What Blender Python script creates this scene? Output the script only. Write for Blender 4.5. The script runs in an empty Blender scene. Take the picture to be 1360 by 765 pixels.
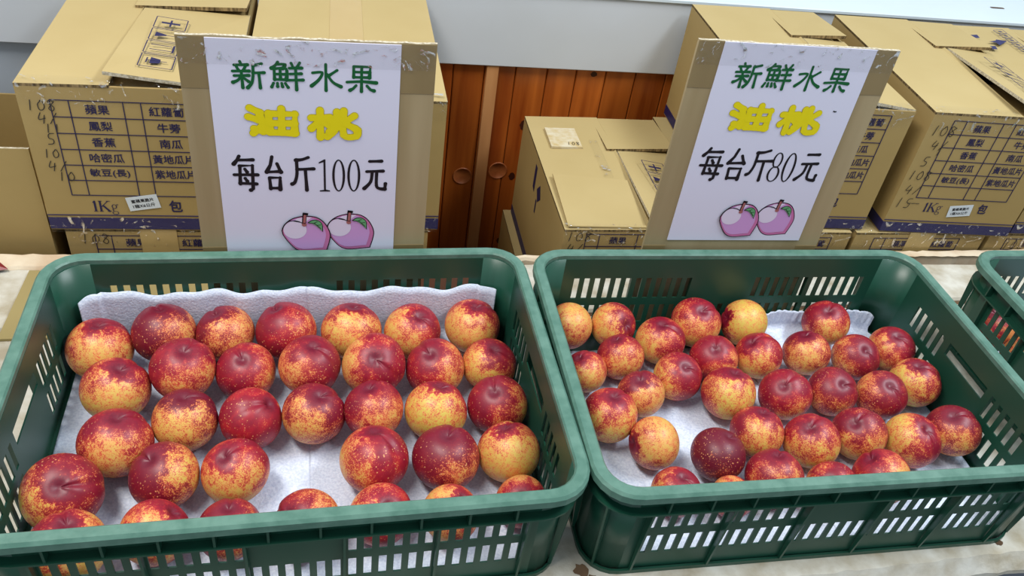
import bpy, bmesh, math, random
from mathutils import Vector, Matrix, Euler
C = bpy.context.scene.collection
scene = bpy.context.scene
pi = math.pi

# ------------------------------------------------------------------ camera
cam_data = bpy.data.cameras.new('camera')
cam_data.sensor_fit = 'HORIZONTAL'; cam_data.sensor_width = 36.0
cam_data.lens = 1108.848 / 1360 * 36.0
cam_data.clip_start = 0.02
cam = bpy.data.objects.new('camera', cam_data); C.objects.link(cam)
cam.matrix_world = Matrix(((0.974695, 0.024491, -0.222193, 0.03091),
                           (-0.186842, 0.634929, -0.749636, -0.6915),
                           (0.122718, 0.772182, 0.623439, 0.83386),
                           (0, 0, 0, 1)))
scene.camera = cam

# ------------------------------------------------------------------ world, lamps, exposure
world = bpy.data.worlds.new('shop_interior'); scene.world = world
world.use_nodes = True
bg = world.node_tree.nodes['Background']
bg.inputs[0].default_value = (0.80, 0.90, 1.0, 1); bg.inputs[1].default_value = 0.55


def area_light(name, loc, target, sx, sy, energy, col):
    d = bpy.data.lights.new(name, 'AREA'); d.shape = 'RECTANGLE'; d.size = sx; d.size_y = sy
    d.energy = energy; d.color = col
    o = bpy.data.objects.new(name, d); C.objects.link(o); o.location = loc
    o.rotation_euler = (Vector(target) - Vector(loc)).to_track_quat('-Z', 'Y').to_euler()
    return o


area_light('ceiling_tube_left', (-0.7, -0.15, 2.2), (0.1, 0.2, 0), 1.3, 0.30, 40, (1.0, 0.95, 0.88))
area_light('ceiling_tube_right', (1.6, -0.2, 2.2), (0.8, 0.2, 0), 1.3, 0.30, 40, (0.90, 0.96, 1.0))
scene.view_settings.view_transform = 'Standard'
scene.view_settings.look = 'None'
scene.view_settings.exposure = 0.12
scene.view_settings.gamma = 1.0
scene.view_settings.use_curve_mapping = False

# ------------------------------------------------------------------ materials
def lin(r, g, b):
    f = lambda c: c / 12.92 if c <= 0.04045 else ((c + 0.055) / 1.055) ** 2.4
    return (f(r / 255), f(g / 255), f(b / 255), 1)


def mat(name, col, rough=0.6, spec=0.5, noise=None, bump=None, metallic=0, stretch=(1, 1, 1), mix=0.5):
    m = bpy.data.materials.new(name); m.use_nodes = True
    nt = m.node_tree; b = nt.nodes['Principled BSDF']
    b.inputs['Base Color'].default_value = col; b.inputs['Roughness'].default_value = rough
    b.inputs['Specular IOR Level'].default_value = spec; b.inputs['Metallic'].default_value = metallic
    if noise or bump:
        tc = nt.nodes.new('ShaderNodeTexCoord'); mp = nt.nodes.new('ShaderNodeMapping')
        mp.inputs['Scale'].default_value = stretch
        nt.links.new(tc.outputs['Object'], mp.inputs['Vector'])
    if noise:      # (scale, colour2)
        n = nt.nodes.new('ShaderNodeTexNoise'); n.inputs['Scale'].default_value = noise[0]
        n.inputs['Detail'].default_value = 5
        nt.links.new(mp.outputs[0], n.inputs['Vector'])
        r = nt.nodes.new('ShaderNodeMapRange'); r.inputs[1].default_value = 0.35; r.inputs[2].default_value = 0.68
        nt.links.new(n.outputs['Fac'], r.inputs[0])
        x = nt.nodes.new('ShaderNodeMix'); x.data_type = 'RGBA'
        x.inputs[6].default_value = col; x.inputs[7].default_value = noise[1]
        nt.links.new(r.outputs[0], x.inputs[0]); nt.links.new(x.outputs[2], b.inputs['Base Color'])
    if bump:       # (scale, strength)
        n2 = nt.nodes.new('ShaderNodeTexNoise'); n2.inputs['Scale'].default_value = bump[0]
        n2.inputs['Detail'].default_value = 4
        nt.links.new(mp.outputs[0], n2.inputs['Vector'])
        bp = nt.nodes.new('ShaderNodeBump'); bp.inputs['Strength'].default_value = bump[1]
        bp.inputs['Distance'].default_value = 0.002
        nt.links.new(n2.outputs['Fac'], bp.inputs['Height']); nt.links.new(bp.outputs[0], b.inputs['Normal'])
    return m


CARD = mat('kraft_cardboard', lin(168, 144, 94), 0.75, 0.25, (3.0, lin(158, 134, 84)), (60, 0.15))
CARD_LIT = mat('kraft_cardboard_lit_top', lin(182, 162, 114), 0.8, 0.2, (4.0, lin(174, 153, 104)), (50, 0.12))  # same card on the box tops, light from above put into the colour
CARD_EDGE = mat('cut_corrugated_edge', lin(150, 128, 90), 0.9, 0.1, (260, lin(60, 48, 32)), stretch=(1, 1, 0.2))
CARD_WHITE_EDGE = mat('pale_corrugated_edge', lin(205, 198, 180), 0.9, 0.1, (300, lin(150, 138, 112)))
TAPE = mat('brown_packing_tape', lin(186, 160, 104), 0.3, 0.5, (5, lin(176, 150, 96)))
SIGN_CARD = mat('sign_cardboard', lin(166, 150, 116), 0.7, 0.3, (26, lin(150, 133, 98)), stretch=(1, 1, 0.07))
SIGN_TAPE = mat('sign_brown_tape', lin(140, 122, 84), 0.35, 0.5, (20, lin(128, 110, 74)), stretch=(1, 1, 0.1))
PAPER = mat('white_printer_paper', lin(212, 213, 232), 0.55, 0.4)
INK_GREEN = mat('green_ink', lin(8, 88, 44), 0.6, 0.3)
INK_YELLOW = mat('yellow_ink', lin(222, 208, 8), 0.6, 0.3)
INK_YELLOW_EDGE = mat('ochre_outline_ink', lin(190, 172, 60), 0.6, 0.3)
INK_BLACK = mat('black_ink', lin(22, 18, 24), 0.6, 0.3)
INK_PURPLE = mat('orchid_ink', lin(196, 150, 206), 0.6, 0.3)
INK_PINK = mat('rose_ink', lin(190, 110, 160), 0.6, 0.3)
INK_PALE = mat('pale_lilac_ink', lin(214, 206, 228), 0.6, 0.3)
INK_STEM = mat('brown_pink_ink', lin(158, 96, 96), 0.6, 0.3)
INK_LEAF = mat('leaf_green_ink', lin(96, 160, 110), 0.6, 0.3)
INK_NAVY = mat('navy_print', lin(34, 32, 84), 0.5, 0.4)
INK_PRINT = mat('dark_box_print', lin(34, 30, 72), 0.6, 0.3)
MARKER = mat('black_marker', lin(44, 38, 36), 0.5, 0.4)
STICKER = mat('white_sticker', lin(205, 212, 218), 0.5, 0.4)
GREEN = mat('green_crate_plastic', lin(24, 74, 58), 0.34, 0.5, (9, lin(30, 72, 56)), (30, 0.08))
RIM = mat('scuffed_lit_green_rim', lin(72, 112, 98), 0.40, 0.55, (60, lin(92, 130, 116)), (120, 0.2))  # lighter than the walls: scuffs plus light on the rim painted in
FOAM = mat('white_foam_sheet', lin(220, 230, 246), 0.5, 0.45, (350, lin(194, 206, 228)), (320, 0.5))
BOARD = mat('white_painted_board', lin(196, 202, 210), 0.6, 0.35, (3, lin(188, 193, 198)), (40, 0.06))
COUNTER = mat('white_laminate_top', lin(206, 218, 226), 0.5, 0.4, (4, lin(200, 212, 220)))
GREYBLUE = mat('pale_grey_panel', lin(176, 186, 198), 0.6, 0.3, (3, lin(168, 176, 186)))
PLASTER = mat('chalky_table_paint', lin(212, 210, 200), 0.85, 0.2, (22, lin(170, 160, 138)), (60, 1.0))
PLASTER_WARM = mat('peeling_cream_edge', lin(222, 208, 184), 0.85, 0.2, (18, lin(196, 170, 140)), (40, 0.9))
APRON = mat('grey_blue_apron', lin(120, 128, 140), 0.7, 0.3, (6, lin(104, 108, 118)), (20, 0.3))
BROWN = mat('brown_seam_wood', lin(110, 88, 66), 0.8, 0.2, (30, lin(80, 60, 44)))
BATTEN = mat('pale_wood_batten', lin(196, 142, 92), 0.5, 0.4, (20, lin(172, 116, 70)), stretch=(1, 1, 0.1))
KNOT = mat('dark_wood_knot', lin(60, 24, 10), 0.5, 0.4)
PULL = mat('lacquered_finger_pull', lin(168, 96, 50), 0.4, 0.5, (40, lin(130, 66, 30)))
FLOOR = mat('grey_floor', lin(120, 118, 114), 0.6, 0.4, (5, lin(104, 102, 98)))
RED_PACK = mat('dark_red_packet', lin(130, 30, 40), 0.4, 0.5)
SHELF = mat('shelf_plywood', lin(150, 110, 70), 0.7, 0.3, (8, lin(130, 92, 56)))


def film_mat():
    m = bpy.data.materials.new('clear_stretch_film'); m.use_nodes = True
    nt = m.node_tree; nt.nodes.clear()
    out = nt.nodes.new('ShaderNodeOutputMaterial'); mx = nt.nodes.new('ShaderNodeMixShader')
    tr = nt.nodes.new('ShaderNodeBsdfTransparent'); gl = nt.nodes.new('ShaderNodeBsdfGlossy')
    gl.inputs['Roughness'].default_value = 0.18; gl.inputs['Color'].default_value = (1, 1, 1, 1)
    tr.inputs['Color'].default_value = (0.97, 0.97, 0.97, 1)
    tc = nt.nodes.new('ShaderNodeTexCoord'); n = nt.nodes.new('ShaderNodeTexNoise')
    n.inputs['Scale'].default_value = 55; n.inputs['Detail'].default_value = 5; n.inputs['Distortion'].default_value = 1.5
    nt.links.new(tc.outputs['Object'], n.inputs['Vector'])
    bp = nt.nodes.new('ShaderNodeBump'); bp.inputs['Strength'].default_value = 1.0; bp.inputs['Distance'].default_value = 0.004
    nt.links.new(n.outputs['Fac'], bp.inputs['Height']); nt.links.new(bp.outputs[0], gl.inputs['Normal'])
    rm = nt.nodes.new('ShaderNodeMapRange'); rm.inputs[1].default_value = 0.59; rm.inputs[2].default_value = 0.70
    rm.inputs[3].default_value = 0.012; rm.inputs[4].default_value = 0.75
    n3 = nt.nodes.new('ShaderNodeTexNoise'); n3.inputs['Scale'].default_value = 38; n3.inputs['Detail'].default_value = 3; n3.inputs['Distortion'].default_value = 2.5
    nt.links.new(tc.outputs['Object'], n3.inputs['Vector'])
    nt.links.new(n3.outputs['Fac'], rm.inputs[0]); nt.links.new(rm.outputs[0], mx.inputs[0])
    nt.links.new(tr.outputs[0], mx.inputs[1]); nt.links.new(gl.outputs[0], mx.inputs[2])
    nt.links.new(mx.outputs[0], out.inputs[0])
    return m


FILM = film_mat()


def wood_mat():
    m = bpy.data.materials.new('varnished_orange_pine'); m.use_nodes = True
    nt = m.node_tree; b = nt.nodes['Principled BSDF']
    b.inputs['Roughness'].default_value = 0.32; b.inputs['Specular IOR Level'].default_value = 0.5
    tc = nt.nodes.new('ShaderNodeTexCoord'); mp = nt.nodes.new('ShaderNodeMapping')
    mp.inputs['Scale'].default_value = (26, 26, 1.6)
    oi = nt.nodes.new('ShaderNodeObjectInfo')
    ad = nt.nodes.new('ShaderNodeVectorMath'); ad.operation = 'ADD'
    cb = nt.nodes.new('ShaderNodeCombineXYZ'); mu = nt.nodes.new('ShaderNodeMath'); mu.operation = 'MULTIPLY'
    mu.inputs[1].default_value = 7
    nt.links.new(oi.outputs['Random'], mu.inputs[0]); nt.links.new(mu.outputs[0], cb.inputs[0]); nt.links.new(mu.outputs[0], cb.inputs[2])
    nt.links.new(tc.outputs['Object'], ad.inputs[0]); nt.links.new(cb.outputs[0], ad.inputs[1])
    nt.links.new(ad.outputs[0], mp.inputs['Vector'])
    n = nt.nodes.new('ShaderNodeTexNoise'); n.inputs['Scale'].default_value = 1.0; n.inputs['Detail'].default_value = 6
    n.inputs['Distortion'].default_value = 0.6
    nt.links.new(mp.outputs[0], n.inputs['Vector'])
    r = nt.nodes.new('ShaderNodeValToRGB')
    r.color_ramp.elements[0].position = 0.3; r.color_ramp.elements[0].color = lin(134, 58, 16)
    r.color_ramp.elements[1].position = 0.7; r.color_ramp.elements[1].color = lin(192, 104, 38)
    nt.links.new(n.outputs['Fac'], r.inputs[0])
    hv = nt.nodes.new('ShaderNodeHueSaturation')
    mr = nt.nodes.new('ShaderNodeMapRange'); mr.inputs[3].default_value = 0.8; mr.inputs[4].default_value = 1.2
    nt.links.new(oi.outputs['Random'], mr.inputs[0]); nt.links.new(mr.outputs[0], hv.inputs['Value'])
    nt.links.new(r.outputs[0], hv.inputs['Color']); nt.links.new(hv.outputs[0], b.inputs['Base Color'])
    return m


WOOD = wood_mat()


def fruit_mat():
    """speckled nectarine skin; object colour = (blush amount, greenness, darkness of the red, seed)"""
    m = bpy.data.materials.new('nectarine_skin'); m.use_nodes = True
    nt = m.node_tree; N = nt.nodes.new; Lk = nt.links.new
    b = nt.nodes['Principled BSDF']
    tc = N('ShaderNodeTexCoord'); oi = N('ShaderNodeObjectInfo'); sc = N('ShaderNodeSeparateColor')
    Lk(oi.outputs['Color'], sc.inputs[0])
    nrm = N('ShaderNodeVectorMath'); nrm.operation = 'NORMALIZE'; Lk(tc.outputs['Object'], nrm.inputs[0])
    seed = N('ShaderNodeMath'); seed.operation = 'MULTIPLY'; seed.inputs[1].default_value = 37.0
    Lk(oi.outputs['Alpha'], seed.inputs[0])
    off = N('ShaderNodeCombineXYZ'); [Lk(seed.outputs[0], off.inputs[i]) for i in range(3)]
    pos = N('ShaderNodeVectorMath'); pos.operation = 'ADD'; Lk(nrm.outputs[0], pos.inputs[0]); Lk(off.outputs[0], pos.inputs[1])
    sx = N('ShaderNodeSeparateXYZ'); Lk(nrm.outputs[0], sx.inputs[0])

    def math(op, a, bb, cc=None):
        n = N('ShaderNodeMath'); n.operation = op
        for i, v in enumerate((a, bb, cc)):
            if v is None: continue
            if isinstance(v, (int, float)): n.inputs[i].default_value = v
            else: Lk(v, n.inputs[i])
        return n.outputs[0]

    def noise(scale, detail, dist=0.0, vec=None, rough=0.5):
        n = N('ShaderNodeTexNoise'); n.inputs['Scale'].default_value = scale; n.inputs['Detail'].default_value = detail
        n.inputs['Distortion'].default_value = dist; n.inputs['Roughness'].default_value = rough
        Lk(vec or pos.outputs[0], n.inputs['Vector']); return n.outputs['Fac']

    def mr(v, a, bb, c=0.0, d=1.0, smooth=False):
        n = N('ShaderNodeMapRange')
        if smooth: n.interpolation_type = 'SMOOTHSTEP'
        n.inputs[1].default_value = a; n.inputs[2].default_value = bb; n.inputs[3].default_value = c; n.inputs[4].default_value = d
        Lk(v, n.inputs[0]); return n.outputs[0]

    def mixc(f, a, bb):
        n = N('ShaderNodeMix'); n.data_type = 'RGBA'
        if isinstance(f, (int, float)): n.inputs[0].default_value = f
        else: Lk(f, n.inputs[0])
        for i, v in ((6, a), (7, bb)):
            if isinstance(v, tuple): n.inputs[i].default_value = v
            else: Lk(v, n.inputs[i])
        return n.outputs[2]

    low = noise(1.7, 3, 0.5)
    mid = noise(6, 4, 0.3)
    fine = noise(18, 3, 0.8, rough=0.6)
    grain = noise(34, 2, 0.3, rough=0.6)
    x = sx.outputs[0]; z = sx.outputs[2]
    m0 = math('MULTIPLY_ADD', sc.outputs[0], 1.3, 0.07)
    m1 = math('ADD', mr(x, -0.15, 0.95, 0.14, -0.72), m0)
    m2 = math('ADD', m1, mr(low, 0.3, 0.7, -0.42, 0.46))
    m3 = math('ADD', m2, mr(mid, 0.3, 0.7, -0.13, 0.13))
    pl = N('ShaderNodeVectorMath'); pl.operation = 'DOT_PRODUCT'; pl.inputs[1].default_value = (-0.746, -0.666, 0); Lk(nrm.outputs[0], pl.inputs[0])
    gd = N('ShaderNodeVectorMath'); gd.operation = 'DOT_PRODUCT'; gd.inputs[1].default_value = (-0.666, 0.746, 0); Lk(nrm.outputs[0], gd.inputs[0])
    wob = math('ADD', math('ABSOLUTE', pl.outputs[1], None), mr(mid, 0.3, 0.7, -0.06, 0.06))
    cleft = math('MULTIPLY', mr(wob, 0.02, 0.26, 0.55, 0.0, True), mr(gd.outputs[1], 0.0, 0.2))
    m3b = math('ADD', m3, cleft)
    m4 = math('ADD', m3b, mr(math('ADD', z, mr(mid, 0.3, 0.7, -0.08, 0.08)), 0.84, 0.985, 0.0, 0.8, True))
    sp = math('ADD', mr(fine, 0.30, 0.70, -0.62, 0.62), mr(grain, 0.3, 0.7, -0.45, 0.45))
    m5 = math('ADD', m4, sp)
    crisp = mr(m5, 0.30, 0.64, 0, 1, True)
    soft = mr(m4, -0.05, 1.0, 0, 1, True)
    fac = math('ADD', math('MULTIPLY', crisp, 0.62), math('MULTIPLY', soft, 0.38))
    fleck = mr(math('ADD', noise(23, 3, 0.9, rough=0.6), math('MULTIPLY', mr(mid, 0.3, 0.7, -0.07, 0.07), 1.0)), 0.50, 0.62, 0, 0.55, True)
    fac = math('MAXIMUM', fac, math('MULTIPLY', fleck, mr(sc.outputs[0], 0.2, 0.6, 0.6, 1.0)))
    yel = mixc(sc.outputs[1], lin(220, 170, 92), lin(204, 192, 80))
    yel2 = mixc(mr(mid, 0.35, 0.65, 0, 0.4), yel, lin(232, 148, 88))
    redb = mixc(mr(low, 0.3, 0.7), lin(190, 34, 46), lin(160, 20, 46))
    red = mixc(sc.outputs[2], redb, lin(92, 14, 34))
    red2 = mixc(mr(m4, 0.75, 1.5, 0, 0.55), red, lin(112, 10, 40))
    tr = N('ShaderNodeValToRGB')
    e = tr.color_ramp.elements; e[0].position = 0; e[0].color = (0, 0, 0, 1); e[1].position = 1; e[1].color = (1, 1, 1, 1)
    orange = mixc(0.5, lin(222, 112, 68), lin(212, 84, 62))
    c1 = mixc(mr(fac, 0.0, 0.5), yel2, orange)
    c2 = mixc(mr(fac, 0.4, 1.0), c1, red2)
    # pale dots scattered over the red
    vo = N('ShaderNodeTexVoronoi'); vo.inputs['Scale'].default_value = 12.5; vo.inputs['Randomness'].default_value = 1
    Lk(pos.outputs[0], vo.inputs['Vector'])
    sepv = N('ShaderNodeSeparateColor'); Lk(vo.outputs['Color'], sepv.inputs[0])
    th = math('MULTIPLY', sepv.outputs[0], 0.36)
    dots = mr(math('SUBTRACT', th, vo.outputs['Distance']), 0.0, 0.09)
    dens = mr(noise(3.1, 2), 0.25, 0.45)
    dotf = math('MULTIPLY', math('MULTIPLY', dots, dens), mr(z, 0.6, 0.95, 0.85, 0.0))
    c3 = mixc(dotf, c2, lin(226, 160, 104))
    c4 = mixc(mr(math('ADD', z, mr(fine, 0.3, 0.7, -0.03, 0.03)), 0.93, 0.995, 0.0, 0.8, True), c3, lin(98, 10, 38))
    Lk(c4, b.inputs['Base Color'])
    b.inputs['Roughness'].default_value = 0.44; b.inputs['Specular IOR Level'].default_value = 0.55
    bp = N('ShaderNodeBump'); bp.inputs['Strength'].default_value = 0.25; bp.inputs['Distance'].default_value = 0.0006
    Lk(mid, bp.inputs['Height']); Lk(bp.outputs[0], b.inputs['Normal'])
    return m


SKIN = fruit_mat()


# ------------------------------------------------------------------ builders
class MB:
    def __init__(s): s.v = []; s.f = []; s.m = []

    def add(s, vs, fs, mi=0, M=None):
        o = len(s.v)
        s.v += [tuple(M @ Vector(v)) if M else tuple(v) for v in vs]
        s.f += [tuple(o + i for i in f) for f in fs]; s.m += [mi] * len(fs); return s

    def box(s, x0, x1, y0, y1, z0, z1, mi=0, M=None):
        vs = [(x, y, z) for z in (z0, z1) for y in (y0, y1) for x in (x0, x1)]
        return s.add(vs, [(0, 2, 3, 1), (4, 5, 7, 6), (0, 1, 5, 4), (2, 6, 7, 3), (0, 4, 6, 2), (1, 3, 7, 5)], mi, M)

    def ribbon(s, pts, w, y=0.0, mi=0, w2=None):
        """flat stroke in the xz plane, facing -y"""
        n = len(pts); L = []; Rr = []
        for i, p in enumerate(pts):
            a = pts[max(0, i - 1)]; c = pts[min(n - 1, i + 1)]
            dx, dz = c[0] - a[0], c[1] - a[1]; l = math.hypot(dx, dz) or 1
            ww = w if w2 is None else w + (w2 - w) * i / max(1, n - 1)
            nx, nz = -dz / l * ww / 2, dx / l * ww / 2
            L.append((p[0] + nx, y, p[1] + nz)); Rr.append((p[0] - nx, y, p[1] - nz))
        return s.add(L + Rr, [(i, n + i, n + i + 1, i + 1) for i in range(n - 1)], mi)

    def poly(s, pts, y=0.0, mi=0):
        return s.add([(p[0], y, p[1]) for p in pts], [tuple(range(len(pts)))], mi)


def build(name, mb, mats, parent=None, smooth=False, bevel=0, loc=None):
    me = bpy.data.meshes.new(name); me.from_pydata(mb.v, [], mb.f)
    for m in (mats if isinstance(mats, (list, tuple)) else [mats]): me.materials.append(m)
    if len(me.materials) > 1: me.polygons.foreach_set('material_index', mb.m)
    bm = bmesh.new(); bm.from_mesh(me); bmesh.ops.recalc_face_normals(bm, faces=bm.faces) if not getattr(mb, 'flat', False) else None
    if bevel: bmesh.ops.bevel(bm, geom=[e for e in bm.edges if e.calc_face_angle(0) > 0.6], offset=bevel, segments=1, affect='EDGES')
    bm.to_mesh(me); bm.free()
    if smooth: me.polygons.foreach_set('use_smooth', [True] * len(me.polygons))
    me.update()
    o = bpy.data.objects.new(name, me); C.objects.link(o)
    if parent: o.parent = parent
    if loc: o.location = loc
    return o


def tag(o, label=None, cat=None, group=None, kind=None):
    if label: o['label'] = label
    if cat: o['category'] = cat
    if group: o['group'] = group
    if kind: o['kind'] = kind
    return o


def empty(name, loc, rz=0.0):
    o = bpy.data.objects.new(name, None); C.objects.link(o); o.location = loc; o.rotation_euler = (0, 0, rz)
    o.empty_display_size = 0.05; return o


def rrect(hw, hd, r, n=6):
    pts = []
    for cx, cy, a0 in ((hw - r, hd - r, 0), (-hw + r, hd - r, 90), (-hw + r, -hd + r, 180), (hw - r, -hd + r, 270)):
        for i in range(n + 1):
            a = math.radians(a0 + 90 * i / n); pts.append((cx + r * math.cos(a), cy + r * math.sin(a)))
    return pts


def loft(mb, loops, closed=True, mi=0):
    """loops: list of (hw,hd,r,z) rounded rectangles, joined in order"""
    n = None; vs = []
    for hw, hd, r, z in loops:
        p = rrect(hw, hd, r); n = len(p); vs += [(x, y, z) for x, y in p]
    k = len(loops); fs = []
    for a in range(k if closed else k - 1):
        b = (a + 1) % k
        for i in range(n):
            j = (i + 1) % n; fs.append((a * n + i, a * n + j, b * n + j, b * n + i))
    return mb.add(vs, fs, mi)


_tc = {}


def text_geo(s, off=0.0):
    """vertices and faces of a line of text, normalised to its bounding box"""
    key = (s, off)
    if key in _tc: return _tc[key]
    cu = bpy.data.curves.new('line_of_text', 'FONT'); cu.body = s; cu.size = 1; cu.offset = off; cu.resolution_u = 3
    o = bpy.data.objects.new('line_of_text', cu); C.objects.link(o)
    dg = bpy.context.evaluated_depsgraph_get(); dg.update()
    me = bpy.data.meshes.new_from_object(o.evaluated_get(dg))
    vs = [tuple(v.co) for v in me.vertices]; fs = [tuple(p.vertices) for p in me.polygons]
    x0 = min(v[0] for v in vs); x1 = max(v[0] for v in vs); y0 = min(v[1] for v in vs); y1 = max(v[1] for v in vs)
    vs = [((v[0] - x0) / (x1 - x0), (v[1] - y0) / (y1 - y0)) for v in vs]
    bpy.data.objects.remove(o); bpy.data.curves.remove(cu); bpy.data.meshes.remove(me)
    _tc[key] = (vs, fs); return _tc[key]


def put_text(mb, s, x0, x1, z0, z1, y=0.0, off=0.0, mi=0, rot=0.0):
    vs, fs = text_geo(s, 0.0)
    cx, cz = (x0 + x1) / 2, (z0 + z1) / 2; c, sn = math.cos(rot), math.sin(rot); out = []
    for a, b in vs:
        dx = (a - .5) * (x1 - x0); dz = (b - .5) * (z1 - z0)
        out.append((cx + c * dx - sn * dz, y, cz + sn * dx + c * dz))
    e = off * (z1 - z0)
    for q, (ax, az) in enumerate(((0, 0),) if off == 0 else ((e, 0), (-e, 0), (0, e), (0, -e), (e * .7, e * .7), (-e * .7, -e * .7))):
        mb.add([(p[0] + ax, p[1] - q * .00001, p[2] + az) for p in out], fs, mi)


def smooth_curve(pts, n=6, closed=False):
    out = []; k = len(pts)
    rng = range(k if closed else k - 1)
    for i in rng:
        p0 = pts[(i - 1) % k] if closed or i > 0 else pts[0]; p1 = pts[i]; p2 = pts[(i + 1) % k]
        p3 = pts[(i + 2) % k] if closed or i + 2 < k else pts[-1]
        for j in range(n):
            t = j / n
            out.append(tuple(.5 * (2 * p1[d] + (p2[d] - p0[d]) * t + (2 * p0[d] - 5 * p1[d] + 4 * p2[d] - p3[d]) * t * t
                                   + (3 * p1[d] - p0[d] - 3 * p2[d] + p3[d]) * t ** 3) for d in (0, 1)))
    if not closed: out.append(pts[-1])
    return out


def flat(mb): mb.flat = True; return mb

# ------------------------------------------------------------------ the setting
YB = -0.03                                   # the counter and box stacks run slightly askew to the table


def back_obj(name, mb, mats, parent=None, **k):
    o = build(name, mb, mats, parent, **k)
    if parent is None: o.rotation_euler = (0, 0, YB)
    return o


m = MB(); m.box(-2.6, 3.6, -2.2, 1.6, -0.80, -0.75)
tag(build('floor', m, FLOOR), 'grey floor under the fruit table', kind='structure')
m = MB(); m.box(-2.2, 3.4, 1.55, 1.60, 0.28, 1.9)
tag(back_obj('wall_back', m, BOARD), 'white wall behind the counter', kind='structure')
cnt = empty('trim_1', (0, 0, 0), YB); tag(cnt, 'white painted counter front and top above the pine doors', kind='structure')
m = MB(); m.box(-2.2, 3.4, 0.885, 0.93, 0.119, 0.272)
build('fascia_board', m, BOARD, cnt, bevel=0.002)
m = MB(); m.box(-2.2, 3.4, 0.880, 1.55, 0.272, 0.281)
build('counter_top', m, COUNTER, cnt, bevel=0.002)
m = MB()
for i in range(16):
    a = 2 * pi * i / 16; m.v.append((1.505 + (0.014 if math.cos(a) > 0 else -0.014) + 0.004 * math.cos(a), 0.964 + 0.004 * math.sin(a), 0.2818))
m.f.append(tuple(range(16))); m.m.append(0)
tag(build('slot', m, BROWN, cnt), 'short grey slot')


def plank_panel(name, label, xs, rings):
    r = empty(name, (0, 0, 0), YB); tag(r, label, kind='structure')
    m = MB(); m.box(xs[0], xs[-1], 0.915, 0.93, -0.75, 0.12); build('backing', m, KNOT, r)
    for a, b in zip(xs[:-1], xs[1:]):
        m = MB(); m.box(-(b - a) / 2 + 0.0008, (b - a) / 2 - 0.0008, 0, 0.014, -0.75, 0.119)
        build('plank', m, WOOD, r, bevel=0.0018, loc=((a + b) / 2, 0.901, 0))
    for x, z in rings:
        m = MB(); n = 32; prof = [(0.0215, 0), (0.0212, -0.0014), (0.0200, -0.0020), (0.0185, -0.0014), (0.0180, -0.0004), (0.0, -0.0004)]
        for rr_, y in prof:
            m.v += [(rr_ * math.cos(2 * pi * i / n), y, rr_ * math.sin(2 * pi * i / n)) for i in range(n)]
        for k in range(len(prof) - 1):
            for i in range(n): m.f.append((k * n + i, k * n + (i + 1) % n, (k + 1) * n + (i + 1) % n, (k + 1) * n + i)); m.m.append(0)
        tag(build('finger_pull', m, PULL, r, smooth=True, loc=(x, 0.901, z)), 'round lacquered finger pull')
    return r


d1 = plank_panel('door_1', 'varnished pine sliding door left of the pale batten', [0.02, 0.084, 0.148, 0.213, 0.277, 0.342], [(0.317, -0.152)])
d2 = plank_panel('door_2', 'varnished pine sliding door right of the pale batten', [0.342, 0.407, 0.474, 0.537, 0.602, 0.668, 0.736, 0.802, 0.868, 0.935, 1.0],
                 [(0.396, -0.136)])
m = MB(); m.box(0.344, 0.369, 0.889, 0.901, -0.75, 0.118)
b_ = build('batten', m, BATTEN, d2, bevel=0.001); tag(b_, 'pale unvarnished wooden batten')
for x, z, w_, h_ in ((0.440, -0.02, 0.008, 0.012), (0.430, -0.150, 0.007, 0.010), (0.575, 0.105, 0.007, 0.006), (0.42, -0.33, 0.005, 0.008)):
    m = MB(); m.poly([(x + w_ * math.cos(2 * pi * i / 14) * (1 + .15 * math.sin(3 * i)), z + h_ * math.sin(2 * pi * i / 14)) for i in range(14)], 0.9005)
    tag(build('knot', m, KNOT, d2), 'dark knot')
m = MB(); m.box(-2.2, 0.02, 0.905, 0.93, -0.75, 0.119)
tag(back_obj('trim_2', m, GREYBLUE), 'pale grey-blue panel left of the pine doors', kind='structure')
m = MB(); m.box(1.0, 3.4, 0.905, 0.93, -0.75, 0.119)
tag(back_obj('trim_3', m, WOOD), 'pine panel behind the right box stack', kind='structure')

# ------------------------------------------------------------------ the display table
tb = empty('display_table', (0.45, 0, -0.75))
tag(tb, 'chalky white display table with grey front standing before the box stacks', 'table')
TZ = 0.75; TX = -0.45


def wavy_slab(x0, x1, y0, y1, z0, z1, nx, amp, seed, yaw1=0.0, ch=0.2):
    rnd = random.Random(seed); m = MB(); top = []; N = nx
    for i in range(N + 1):
        x = x0 + (x1 - x0) * i / N
        a = y0 + rnd.uniform(-amp, amp); b = y1 + yaw1 * x + rnd.uniform(-amp, amp)
        m.v += [(x, a, z0), (x, a, z1 - 0.022 * ch), (x, a + 0.012 * ch + .001, z1), (x, b - 0.003, z1), (x, b, z1 - 0.003), (x, b, z0)]
    for i in range(N):
        for k in range(6):
            q = (k + 1) % 6; m.f.append((i * 6 + k, i * 6 + q, (i + 1) * 6 + q, (i + 1) * 6 + k)); m.m.append(0)
    m.f += [tuple(range(6)), tuple(N * 6 + k for k in range(6))]; m.m += [0, 0]
    return m


def tpart(name, mb, mt, label=None, **k):
    o = build(name, mb, mt, tb, loc=(TX, 0, TZ), **k)
    if label: o['label'] = label
    return o


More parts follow.
